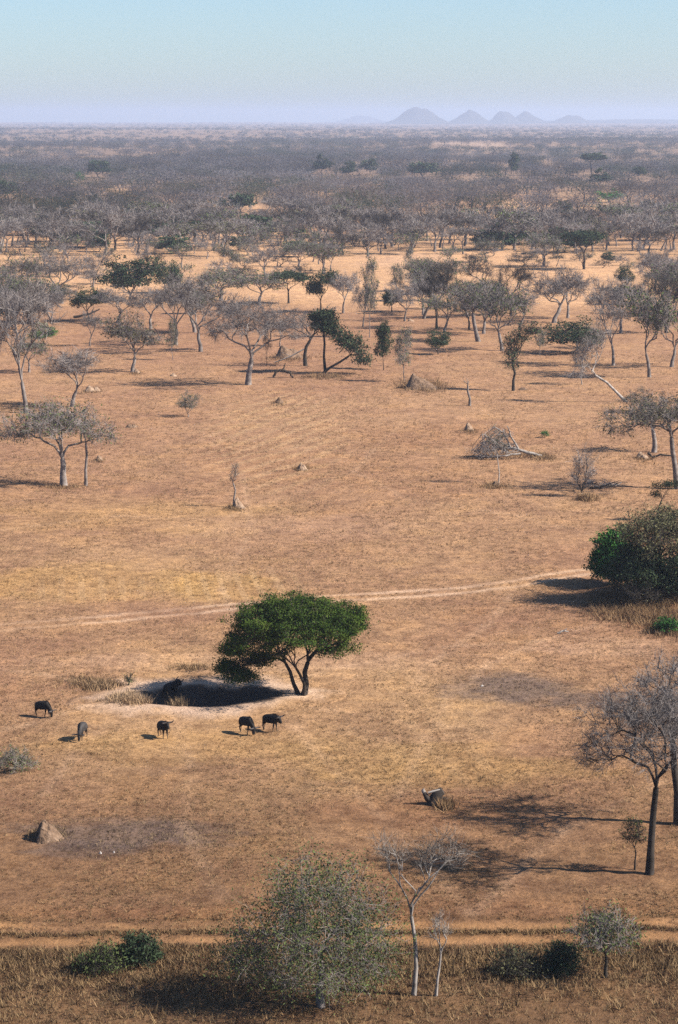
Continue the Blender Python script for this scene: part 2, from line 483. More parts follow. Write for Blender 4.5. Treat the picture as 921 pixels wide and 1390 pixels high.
def grow(seed, trunk_pts, r0, lobes, frac=.42, wob=.12, power=.47, minr=.012, keep=.10):
    """returns branch polylines [(pts, radii)], split in big ones and small ones, and the tips"""
    rng = RS(seed)
    tips = lobe_points(rng, lobes)
    big, small, ends = [], [], []
    n0 = len(tips)
    tp = np.asarray(trunk_pts, float)
    ntr = len(tp)
    rt = r0 * np.linspace(1.15, .82, ntr); rt[0] *= 1.25
    big.append((tp, rt))
    r_top = rt[-1]
    def rad(n): return max(minr, r_top * (n / n0) ** power)
    def rec(pos, d, pts, depth):
        n = len(pts)
        if n == 0: return
        c = pts.mean(0)
        if n == 1:
            end = pts[0]
            m = (pos + end) / 2 + rng.normal(size=3) * wob * np.linalg.norm(end - pos) * .6
            small.append((np.array([pos, m, end]), np.array([rad(1), rad(1) * .75, minr * .6])))
            ends.append((end, end - m)); return
        L = np.linalg.norm(c - pos)
        fr = frac * (1.0 + .35 * (rng.rand() - .5))
        end = pos + (c - pos) * fr
        end += rng.normal(size=3) * wob * L * .35
        ctrl = pos + d * L * fr * .5
        t = np.array([0, .33, .67, 1.0])[:, None]
        line = (1 - t) ** 2 * pos + 2 * t * (1 - t) * ctrl + t * t * end
        line[1:3] += rng.normal(size=(2, 3)) * wob * L * fr * .22
        ra, rb = rad(n), rad(n) * .86
        (big if ra > r0 * keep else small).append((line, np.linspace(ra, rb, 4)))
        nd = unit(line[-1] - line[-2])
        X = pts - c
        if n > 3:
            _, _, vt = np.linalg.svd(X, full_matrices=False)
            ax = vt[0] * .8 + vt[1] * rng.normal() * .45
        else: ax = rng.normal(size=3)
        s = X @ ax
        cut = np.quantile(s, .34 + .32 * rng.rand())
        A, B = pts[s <= cut], pts[s > cut]
        if len(A) == 0 or len(B) == 0: A, B = pts[:n // 2], pts[n // 2:]
        rec(end, nd, A, depth + 1); rec(end, nd, B, depth + 1)
    # first fork into three or four limbs
    d0 = unit(tp[-1] - tp[-2])
    ang = np.arctan2(tips[:, 1] - tp[-1][1], tips[:, 0] - tp[-1][0]); ang = (ang + rng.rand() * 6) % (2 * PI)
    k = 4 if n0 > 60 else 3
    o = np.argsort(ang)
    for ch in np.array_split(o, k):
        rec(tp[-1], d0, tips[ch], 0)
    return big, small, ends, rng

def spray(buf, rng, ends, n, L, w, mi, up=.15, out=.7, curve=True):
    """fine twigs: thin tapering ribbons at each branch end"""
    E = np.array([e[0] for e in ends]); D = unit(np.array([e[1] for e in ends]))
    K = len(E) * n
    p = np.repeat(E, n, 0) - np.repeat(D, n, 0) * (rng.rand(K)[:, None] * L * .9)
    d = unit(np.repeat(D, n, 0) * out + rng.normal(size=(K, 3)) * .62 + np.array([0, 0, up]))
    ln = L * (.45 + .8 * rng.rand(K))[:, None]
    side = unit(np.cross(d, rng.normal(size=(K, 3)))) * w * (.6 + .8 * rng.rand(K))[:, None]
    mid = p + d * ln * .55 + rng.normal(size=(K, 3)) * ln * .08
    tip = mid + unit(d + rng.normal(size=(K, 3)) * .35) * ln * .5
    V = np.stack([p - side * .5, p + side * .5, mid + side * .38, mid - side * .38, tip], 1).reshape(-1, 3)
    b = np.arange(K)[:, None] * 5
    buf.add(V, b + np.array([[0, 1, 2, 3]]), mi)
    buf.F.append(b + np.array([[3, 2, 4]]) + (buf.n - len(V))); buf.MI.append(np.full(K, mi)); buf.V.append(np.zeros((0, 3)))
    return tip

def leaves(buf, rng, ends, n, size, sig, mi, flat=.6, zs=None):
    E = np.array([e[0] for e in ends])
    K = len(E) * n
    q = rng.normal(size=(K, 3)) * sig * np.array([1, 1, flat])
    p = np.repeat(E, n, 0) + q
    a = unit(rng.normal(size=(K, 3))); c = unit(np.cross(a, rng.normal(size=(K, 3))))
    s = size * (.5 + rng.rand(K) ** 1.5 * 1.1)[:, None]
    V = np.stack([p - a * s, p + c * s * .42, p + a * s * (.9), p - c * s * .42], 1).reshape(-1, 3)
    b = np.arange(K)[:, None] * 4
    buf.add(V, b + np.array([[0, 1, 2, 3]]), mi)

def make_plant(seed, trunk_pts, r0, lobes, bark, twig, tw=(12, 1.0, .03), leaf=None, leafmat=None, leaf2=None, **kw):
    up = kw.pop('up', .15); keep = kw.pop('keep', .10); out = kw.pop('out', .7)
    big, small, ends, rng = grow(seed, trunk_pts, r0, lobes, keep=keep, **kw)
    tb, cb = Buf(), Buf()
    for p, r in big: tube(tb, p, r, 8 if r[0] > .12 else 6)
    for p, r in small: tube(cb, p, r, 4 if r[0] > .04 else 3)
    mats = [M[twig]]
    if tw and tw[0]: spray(cb, rng, ends, *tw, 0, up=up, out=out)
    if leaf:
        mats.append(M[leafmat]); leaves(cb, rng, ends, *leaf, 1)
    return tb.mesh('trunk', [M[bark]], True), cb.mesh('crown', mats)

def lobes_unit(kind, n, rng):
    L = []
    if kind == 'dome':        # wide dome, 10 m high, 10 m wide
        L = [(0, 0, 6.9, 3.7, 3.7, 2.5, int(n * .4))]
        for k in range(5):
            a = k * 1.257 + rng.rand(); rr = 2.5 + rng.rand()
            L.append((rr * math.cos(a), rr * math.sin(a), 4.6 + rng.rand() * 2.6, 2.1, 2.1, 1.6, int(n * .12)))
    elif kind == 'vase':
        for k in range(6):
            a = k * 1.05 + rng.rand(); rr = 1.2 + 2.4 * rng.rand()
            L.append((rr * math.cos(a), rr * math.sin(a), 5.2 + rng.rand() * 3.0, 2.0, 2.0, 1.9, int(n / 6)))
    elif kind == 'flat':
        L = [(0, 0, 8.3, 3.9, 3.9, .9, int(n * .5))]
        for k in range(5):
            a = k * 1.257 + rng.rand(); rr = 3.0 + rng.rand() * .8
            L.append((rr * math.cos(a), rr * math.sin(a), 7.2 + rng.rand() * .9, 1.8, 1.8, .8, int(n * .1)))
    elif kind == 'bush':
        L = [(0, 0, 5.0, 3.9, 3.9, 4.2, int(n * .5))]
        for k in range(5):
            a = k * 1.257 + rng.rand(); rr = 2.6 + rng.rand()
            L.append((rr * math.cos(a), rr * math.sin(a), 3 + rng.rand() * 3.5, 2.0, 2.0, 2.2, int(n * .1)))
    elif kind == 'slim':
        L = [((rng.rand() - .5) * 2, (rng.rand() - .5) * 2, 4 + k * 1.25, 3.6 - .3 * k, 3.6 - .3 * k, 1.3, int(n / 5)) for k in range(5)]
    return L

PROTO = {}
def proto(kind, v, detail='mid', dress='bare'):
    key = (kind, v, detail, dress)
    if key in PROTO: return PROTO[key]
    rng = RS(900 + v * 13 + hash_s(kind))
    n = {'mid': 150, 'low': 56}[detail]
    lob = lobes_unit(kind, n, rng)
    th = {'dome': 2.3, 'vase': 2.3, 'flat': 3.3, 'bush': .6, 'slim': 2.0}[kind]
    lean = rng.normal() * .35, rng.normal() * .35
    tp = [(0, 0, -.3), (lean[0] * .2, lean[1] * .2, th * .35), (lean[0] * .7 + .1, lean[1] * .7, th * .7), (lean[0], lean[1], th)]
    r0 = {'dome': .25, 'vase': .21, 'flat': .22, 'bush': .22, 'slim': .15}[kind]
    bark, twig = 'bark', 'twig'
    mid = detail == 'mid'
    tw = (17, 1.25, .036) if mid else (15, 1.6, .058)
    lf = lm = None
    if dress == 'dark': lf, lm, bark = ((36, .22, .5) if mid else (60, .40, .6)), 'leaf_dark', 'bark_dark'
    if dress == 'bright': lf, lm, bark = ((30, .22, .5) if mid else (26, .36, .62)), 'leaf_bright', 'bark_dark'
    if dress == 'olive': lf, lm = ((11, .17, .55) if mid else (12, .26, .7)), 'leaf_olive'
    if dress == 'grey': lf, lm = ((9, .17, .55) if mid else (9, .26, .7)), 'leaf_grey'
    if dress == 'darkbare': twig, bark = 'twig_dark', 'bark_dark'
    if dress == 'pale': twig, bark = 'twig_pale', 'bark_pale'
    if dress in ('dark', 'bright'): tw = (4, .9, .03)
    PROTO[key] = make_plant(77 + v * 7 + hash_s(kind + dress), tp, r0, lob, bark, twig, tw, lf, lm, wob=.16)
    return PROTO[key]

def hash_s(s): return sum((i + 1) * ord(c) for i, c in enumerate(s)) % 1000

def place(name, cat, label, bx, by, h, w, kind='dome', v=0, dress='bare', group=None, rz=None, detail='mid', hero=None):
    """bx, by: foot of the plant; h, w: its height and width, in photo pixels"""
    x, y, k = P(bx, by)
    z = tz(x, y)
    hm, wm = h * k * (1.015 if detail == 'low' else 1.1), w * k * (1 if detail == 'low' else 1.16)
    rz = rz if rz is not None else (bx * 7.13 + by * 3.7) % 6.28
    e = empty(name, (x, y, z), label, cat, group, rz, (wm / 10, wm / 10, hm / 10))
    t, c = proto(kind, v, detail, dress)
    link('trunk', t, e); link('crown', c, e)
    return e

# ---- hero plants built to their own outline; lobes and trunk given in photo pixels relative to the foot
def hero(name, cat, label, bx, by, trunk, lobes, r0, seed, bark='bark', twig='twig', tw=(14, .8, .03), leaf=None, leafmat=None, extra=None, zoff=0, **kw):
    x, y, k = P(bx, by)
    z = tz(x, y) + zoff
    tp = [(a * k, d * k, b * k) for a, b, d in trunk]
    lb = []
    for l in lobes:
        dx, dz, rx, rz, n = l[:5]
        dy = l[5] if len(l) > 5 else 0
        ry = l[6] if len(l) > 6 else rx
        lb.append((dx * k * 1.06, dy * k, dz * k, rx * k * 1.14, ry * k * 1.14, rz * k * 1.08, n))
    e = empty(name, (x, y, z), label, cat)
    t, c = make_plant(seed, tp, r0, lb, bark, twig, tw, leaf, leafmat, **kw)
    link('trunk', t, e); link('crown', c, e)
    return e

# the umbrella acacia by the waterhole
def acacia():
    bx, by = 412, 945
    x, y, k = P(bx, by)
    e = empty('acacia_tree', (x, y, tz(x, y)), 'broad green umbrella acacia shading the waterhole', 'tree')
    rng = RS(5)
    lob = []
    # crown: dense flattened dome; in photo pixels relative to the foot: dx, height, rx, rz, n, dy
    for dx, h, rx, rz, n, dy in ((0, 112, 62, 24, 120, 0), (-52, 98, 42, 19, 80, 10), (38, 106, 38, 20, 70, -8), (-25, 118, 42, 16, 60, 30), (20, 118, 45, 15, 60, -30),
                                (-92, 64, 22, 13, 46, -5), (-78, 78, 26, 15, 40, 18), (52, 84, 18, 14, 26, 5), (0, 98, 58, 16, 70, 52), (0, 95, 55, 16, 70, -52), (-48, 84, 36, 14, 46, -38), (30, 92, 40, 13, 36, 40), (-100, 36, 20, 12, 44, 8), (-82, 28, 24, 9, 36, -14), (-62, 44, 24, 12, 36, 22), (58, 68, 16, 10, 14, -6), (40, 60, 26, 14, 16, 0), (10, 66, 26, 12, 14, 24), (-46, 58, 24, 14, 20, 0)):
        lob.append((dx * k, dy * k, h * k, rx * k, rx * .9 * k, rz * k, n))
    for q in range(46):
        a = rng.rand() * 6.28; c = rng.rand() ** .7; zz = .25 + .75 * rng.rand()
        lob.append((math.cos(a) * 78 * k - 4 * k * (.35 + .65 * c), math.sin(a) * 78 * k * (.35 + .65 * c), (88 + 34 * zz * (1 - .5 * c ** 2)) * k, 9 * k, 9 * k, 6 * k, 5))
    tb, cb = Buf(), Buf()
    # three stems from one foot
    A = np.array(lob)
    tp = [[(0, 0, -.3), (.25, 0, .8), (.1, .1, 1.7), (.35, .0, 2.5)], [(-.3, .1, -.2), (-.75, .2, .8), (-1.0, .3, 1.7), (-1.35, .2, 2.4)], [(.05, -.2, -.2), (.1, -.5, .9), (-.25, -.9, 1.8), (-.5, -1.2, 2.3)]]
    groups = [[0, 2, 4, 7, 11, 15, 16, 17], [1, 5, 6, 3, 8, 12, 13, 14, 18], [9, 10]]
    for j in range(len(lob) - 46, len(lob)): groups[0 if lob[j][0] > -10 * k else 1 if lob[j][1] > -20 * k else 2].append(j)
    ends = []
    for i in range(3):
        big, small, en, rg = grow(50 + i, tp[i], (.20, .14, .12)[i], [tuple(A[j][:6]) + (int(A[j][6]),) for j in groups[i]], wob=.14, keep=.13, power=.42)
        for p, r in big: tube(tb, p, r, 8)
        for p, r in small: tube(cb, p, r, 4)
        ends += en
    spray(cb, rng, ends, 10, .55, .02, 0)
    leaves(cb, rng, ends, 88, .08, .31, 1, flat=.42)
    link('trunk', tb.mesh('trunk', [M['bark_dark']], True), e)
    link('crown', cb.mesh('crown', [M['twig_dark'], M['leaf_acacia']]), e)
acacia()

# big bare tree at the right
hero('bare_tree', 'tree', 'tall bare tree with dark straight trunk right of its long shadow', 882, 1188,
     [(0, -3, 0), (1, 40, 0), (3, 85, 0), (6, 122, 0)],
     [(-50, 195, 46, 44, 110), (-15, 238, 56, 36, 110), (42, 215, 50, 50, 110), (-78, 165, 26, 30, 40), (64, 170, 38, 34, 50), (0, 195, 48, 44, 100, 56), (0, 195, 48, 44, 100, -56)],
     .20, 301, bark='bark_dark', twig='twig', tw=(11, .85, .021), wob=.2, keep=.07, minr=.017)
hero('bare_tree', 'tree', 'tall bare tree cut by the right edge behind the dark trunked one', 921, 1118,
     [(0, -3, 0), (-2, 45, 0), (-8, 85, 0), (-10, 112, 0)],
     [(-40, 160, 48, 38, 100), (-5, 200, 56, 36, 110), (48, 165, 52, 38, 90), (0, 165, 46, 40, 90, 56), (0, 165, 46, 40, 90, -56)],
     .23, 302, bark='bark_dark', twig='twig', tw=(14, .85, .022), wob=.2, keep=.07, minr=.019)
hero('grey_shrub', 'shrub', 'thin dark grey shrub beside the foot of the dark straight trunk', 862, 1182,
     [(0, -2, 0), (0, 12, 0), (1, 22, 0), (0, 28, 0)], [(0, 50, 17, 16, 50), (-3, 66, 12, 8, 20)], .05, 303, bark='bark_dark', twig='twig_dark', tw=(12, .4, .016), leaf=(6, .06, .2), leafmat='leaf_grey')
# bottom trees
hero('feathery_tree', 'tree', 'wide olive green feathery tree low in the middle of the foreground', 436, 1366,
     [(0, -3, 0), (-2, 25, 0), (2, 50, 0), (0, 68, 0)],
     [(-60, 105, 58, 50, 130), (0, 130, 62, 56, 150), (55, 110, 52, 56, 120), (-20, 165, 56, 40, 80, 20), (0, 110, 64, 50, 120, 60), (0, 95, 64, 50, 120, -60), (-95, 70, 36, 34, 70), (-40, 50, 40, 28, 50, -20), (30, 46, 40, 26, 50, -20), (30, 185, 40, 24, 24), (-15, 205, 26, 14, 10), (-50, 180, 20, 14, 8), (70, 60, 40, 34, 50)],
     .17, 304, bark='bark', twig='twig', tw=(4, 1.1, .014), leaf=(26, .066, .5), leafmat='leaf_grey', wob=.26, keep=.10)
hero('white_barked_tree', 'tree', 'slender white barked tree with bare crooked limbs in the foreground', 562, 1350,
     [(0, -3, 0), (3, 40, 0), (1, 80, 0), (-4, 112, 0)],
     [(-40, 212, 20, 24, 34), (-14, 205, 16, 22, 18), (34, 215, 28, 24, 50), (12, 195, 14, 20, 12), (58, 200, 26, 10, 20)],
     .105, 306, bark='bark_pale', twig='twig_pale', tw=(6, .9, .013), wob=.17, keep=.05)
hero('white_barked_tree', 'tree', 'short white barked sapling right of the slender crooked one', 592, 1352,
     [(0, -3, 0), (2, 25, 0), (5, 45, 0), (6, 60, 0)], [(5, 105, 14, 22, 26), (-8, 88, 10, 14, 10)],
     .07, 307, bark='bark_pale', twig='twig_pale', tw=(10, .5, .014), wob=.2)
hero('grey_shrub', 'shrub', 'loose grey green shrub below the road at the lower right', 822, 1330,
     [(0, -3, 0), (0, 12, 0), (1, 22, 0), (0, 30, 0)],
     [(-22, 60, 28, 26, 60), (18, 65, 28, 28, 60), (0, 85, 26, 16, 40), (0, 60, 30, 25, 40, 22), (0, 60, 30, 25, 40, -22)],
     .09, 308, bark='bark_dark', twig='twig', tw=(11, .5, .016), leaf=(11, .07, .28), leafmat='leaf_grey')

def low_bush(name, label, bx, by, h, w, mat, seed, n=150, lf=(26, .085, .2), tw=(6, .45, .014), twig='twig_dark', bark='bark_dark', sink=2):
    return hero(name, 'shrub', label, bx, by, [(0, -2, 0), (0, h * .06, 0), (1, h * .13, 0), (0, h * .2, 0)],
         [(0, h * .52, w * .36, h * .40, n // 2), (-w * .28, h * .32, w * .22, h * .28, n // 6), (w * .29, h * .30, w * .22, h * .28, n // 6), (0, h * .40, w * .3, h * .3, n // 6, w * .25), (0, h * .32, w * .3, h * .28, n // 5, -w * .25)],
         .07, seed, bark=bark, twig=twig, tw=tw, leaf=lf, leafmat=mat)
low_bush('green_shrub', 'dark green rounded shrub below the road at the lower left', 190, 1308, 44, 56, 'leaf_dark', 401)
low_bush('green_shrub', 'straggly grey green brush left of the dark rounded shrub', 140, 1318, 34, 70, 'leaf_grey', 402, lf=(14, .075, .25), tw=(9, .5, .014))
low_bush('green_shrub', 'low brown green brush right of the white barked trees', 705, 1325, 40, 80, 'leaf_olive', 404, lf=(10, .07, .25), tw=(9, .5, .014))
low_bush('green_shrub', 'small dark shrub between the lower right shrub and the brown green brush', 762, 1322, 48, 56, 'leaf_dark', 405, lf=(15, .075, .22))
low_bush('grey_shrub', 'low fine grey shrub at the left edge near the grazing animals', 20, 1046, 34, 62, 'leaf_grey', 410, n=130, lf=(7, .06, .2), tw=(13, .45, .016), twig='twig_pale')
low_bush('grey_shrub', 'tiny bare shrub at the pale rim left of the waterhole', 175, 930, 22, 18, 'leaf_grey', 411, n=40, lf=(4, .05, .15), tw=(8, .3, .016))
# thicket at the right
low_bush('bright_green_bush', 'dense bright green bush on the left of the right hand thicket', 834, 795, 84, 62, 'leaf_bright', 420, n=330, lf=(60, .13, .28), tw=(3, .4, .015))
hero('olive_tree', 'tree', 'spreading olive green tree over the dark thicket at the right edge', 897, 818,
     [(0, -3, 0), (-2, 14, 0), (1, 26, 0), (-2, 36, 0)],
     [(-28, 78, 32, 22, 120), (10, 92, 34, 22, 110), (45, 84, 40, 24, 110), (0, 80, 40, 22, 80, 40), (0, 80, 45, 22, 80, -40), (60, 70, 30, 16, 50), (-10, 55, 34, 16, 60)],
     .2, 421, bark='bark_dark', twig='twig_dark', tw=(9, .7, .02), leaf=(30, .09, .36), leafmat='leaf_olive', wob=.18)
low_bush('green_shrub', 'dark leafy shrub under the olive tree beside the bright green bush', 866, 818, 74, 80, 'leaf_dark', 422, n=360, lf=(46, .11, .3))
low_bush('green_shrub', 'dark shrub on the right edge under the olive tree', 925, 820, 66, 80, 'leaf_dark', 423, n=300, lf=(44, .11, .3))
low_bush('green_shrub', 'small green shrub in the dry grass right below the thicket', 905, 858, 26, 34, 'leaf_bright', 424, n=70, lf=(24, .09, .2))
low_bush('grey_shrub', 'brown leafless brush in front of the thicket', 868, 826, 40, 60, 'leaf_olive', 425, n=90, lf=(3, .06, .2), tw=(16, .6, .02))
hero('sapling', 'tree', 'two stemmed dark sapling standing behind the thicket with green tip', 893, 708,
     [(0, -3, 0), (0, 12, 0), (2, 22, 0), (5, 30, 0)], [(16, 52, 10, 5, 26), (-4, 42, 6, 14, 26), (8, 50, 9, 5, 18)], .10, 426, bark='bark_dark', twig='twig_dark', tw=(8, .5, .02), leaf=(20, .09, .28), leafmat='leaf_dark', power=.6)

# mid left tree with low spreading crown
hero('bare_tree', 'tree', 'spreading tree with grey trunk and thin greenish crown at left edge', 87, 660,
     [(0, -2, 0), (-1, 16, 0), (0, 28, 0), (-1, 37, 0)],
     [(-40, 84, 40, 20, 80), (-15, 100, 32, 20, 60), (20, 88, 30, 24, 60), (48, 70, 22, 15, 36), (-62, 70, 26, 12, 36), (0, 84, 38, 22, 50, 36), (0, 84, 38, 22, 50, -36)],
     .36, 430, bark='bark', twig='twig', tw=(16, 1.2, .032), leaf=(8, .13, .6), leafmat='leaf_grey', wob=.24, keep=.06)
hero('sapling', 'tree', 'thin crooked bare sapling right of the spreading grey tree', 117, 660,
     [(0, -2, 0), (0, 22, 0), (2, 42, 0), (1, 58, 0)], [(0, 82, 9, 14, 22), (10, 60, 6, 8, 6)], .16, 431, tw=(9, .8, .025), power=.6)
hero('bare_tree', 'tree', 'crooked grey green tree at the right edge with curved pale trunk', 920, 664,
     [(0, -2, 0), (-4, 30, 0), (-8, 52, 0), (-10, 70, 0)],
     [(-60, 96, 40, 18, 70), (-20, 108, 38, 22, 80), (25, 108, 40, 24, 70), (0, 100, 40, 22, 50, 40), (0, 100, 40, 22, 50, -40), (-78, 82, 24, 10, 24)],
     .30, 432, tw=(13, .9, .032), leaf=(10, .13, .5), leafmat='leaf_olive', wob=.2)
hero('bare_tree', 'tree', 'squat grey tree behind the curved pale trunk near the right edge', 888, 613,
     [(0, -2, 0), (1, 10, 0), (0, 20, 0), (-2, 30, 0)], [(-22, 50, 24, 14, 50), (12, 54, 24, 14, 50), (0, 50, 24, 14, 40, 20)], .3, 433, tw=(12, .9, .035), leaf=(8, .13, .5), leafmat='leaf_grey')
hero('bare_tree', 'tree', 'big bare tree with wide round crown alone left of the centre', 337, 523,
     [(0, -2, 0), (1, 14, 0), (4, 28, 0), (5, 36, 0)],
     [(-30, 86, 34, 22, 100), (5, 100, 38, 22, 110), (48, 84, 34, 22, 100), (0, 84, 40, 26, 80, 40), (0, 84, 40, 26, 80, -40), (62, 68, 16, 10, 24), (-40, 66, 16, 10, 24)],
     .42, 434, tw=(17, 1.3, .035), wob=.2, keep=.055)
hero('leaning_dead_tree', 'tree', 'dead tree leaning far left on a bare pale trunk', 852, 546,
     [(0, -2, 0), (-14, 12, 0), (-28, 26, 0), (-44, 36, 0)],
     [(-66, 38, 16, 7, 30), (-44, 84, 9, 26, 40), (-54, 62, 14, 12, 26), (-30, 92, 9, 14, 22)], .20, 435, bark='bark_pale', twig='twig', tw=(8, 1.3, .034), wob=.4)
hero('vase_shrub', 'shrub', 'bare upright many stemmed shrub on a little mound right of the fallen tree', 790, 674,
     [(0, -2, 0), (0, 0, 0), (0, 1.5, 0), (0, 3, 0)], [(-11, 38, 7, 20, 26), (12, 42, 7, 20, 26), (0, 56, 10, 16, 30), (0, 40, 8, 18, 20, 8), (0, 30, 12, 14, 16, -6)], .12, 436, bark='bark_dark', twig='twig', tw=(9, 1.0, .028), frac=.3, wob=.1)
hero('sapling', 'tree', 'pale wispy sapling on the dark based mound below the fallen tree', 677, 655,
     [(0, -2, 0), (1, 14, 0), (-1, 28, 0), (-2, 36, 0)], [(-6, 62, 12, 18, 44), (6, 55, 9, 16, 26)], .07, 437, bark='bark_pale', twig='twig_pale', tw=(10, .7, .024), leaf=(2, .1, .3), leafmat='leaf_grey')
hero('sapling', 'tree', 'dead twiggy sapling rising from the dark stump mound left of centre', 318, 688,
     [(0, -2, 0), (0, 12, 0), (2, 24, 0), (-1, 34, 0)], [(3, 52, 8, 12, 22), (-6, 42, 4, 8, 6)], .10, 438, bark='bark', twig='twig_pale', tw=(8, .6, .024))
hero('dead_snag', 'tree', 'short dead snag alone right of the big grassy mound', 638, 550,
     [(0, -2, 0), (0, 10, 0), (-3, 20, 0), (-3, 28, 0)], [(-6, 35, 5, 5, 6), (0, 32, 3, 3, 3)], .17, 439, bark='bark', twig='twig_pale', tw=(2, .5, .03), power=.55)
hero('dark_wispy_tree', 'tree', 'narrow dark green wispy tree right of centre with forked top', 697, 530,
     [(0, -2, 0), (0, 14, 0), (2, 24, 0), (-1, 34, 0)], [(-3, 58, 11, 18, 80), (10, 76, 12, 14, 60), (24, 84, 9, 10, 36), (-2, 36, 10, 12, 30)], .2, 440, bark='bark_dark', twig='twig_dark', tw=(11, 1.0, .03), leaf=(8, .16, .5), leafmat='leaf_dark')
hero('green_tree', 'tree', 'many stemmed green tree with dark round top beside the leaning bush', 442, 506,
     [(0, -2, 0), (-2, 22, 0), (-1, 38, 0), (-2, 52, 0)], [(-2, 68, 17, 14, 90), (8, 56, 12, 9, 30), (-10, 76, 10, 8, 24)], .2, 441, bark='bark_dark', twig='twig_dark', tw=(6, .9, .03), leaf=(36, .2, .5), leafmat='leaf_dark')
hero('green_tree', 'tree', 'green tree leaning right low over the ground beside the dark round topped one', 436, 508,
     [(0, -2, 0), (12, 8, 0), (26, 16, 0), (38, 24, 0)], [(38, 42, 16, 16, 70), (52, 22, 12, 14, 50), (24, 48, 12, 12, 36)], .2, 442, bark='bark_dark', twig='twig_dark', tw=(8, .9, .03), leaf=(17, .2, .5), leafmat='leaf_dark')
hero('bare_tree', 'tree', 'bare tree bending right with a limb broken down to the left', 415, 497,
     [(0, -2, 0), (-1, 14, 0), (1, 26, 0), (6, 34, 0)], [(16, 60, 24, 14, 60), (-18, 58, 20, 14, 50), (28, 72, 14, 10, 30), (0, 60, 20, 14, 30, 20)], .3, 443, bark='bark_dark', tw=(13, 1.0, .036), wob=.2)
hero('pale_double_tree', 'tree', 'tree with two pale leaning trunks right of the centre', 650, 463,
     [(0, -2, 0), (-4, 14, 0), (-7, 28, 0), (-8, 38, 0)], [(-18, 62, 22, 18, 70), (10, 66, 22, 16, 60), (0, 60, 22, 16, 40, 20), (0, 60, 22, 16, 40, -20)], .38, 444, bark='bark', tw=(14, 1.1, .042), leaf=(4, .2, .6), leafmat='leaf_grey')

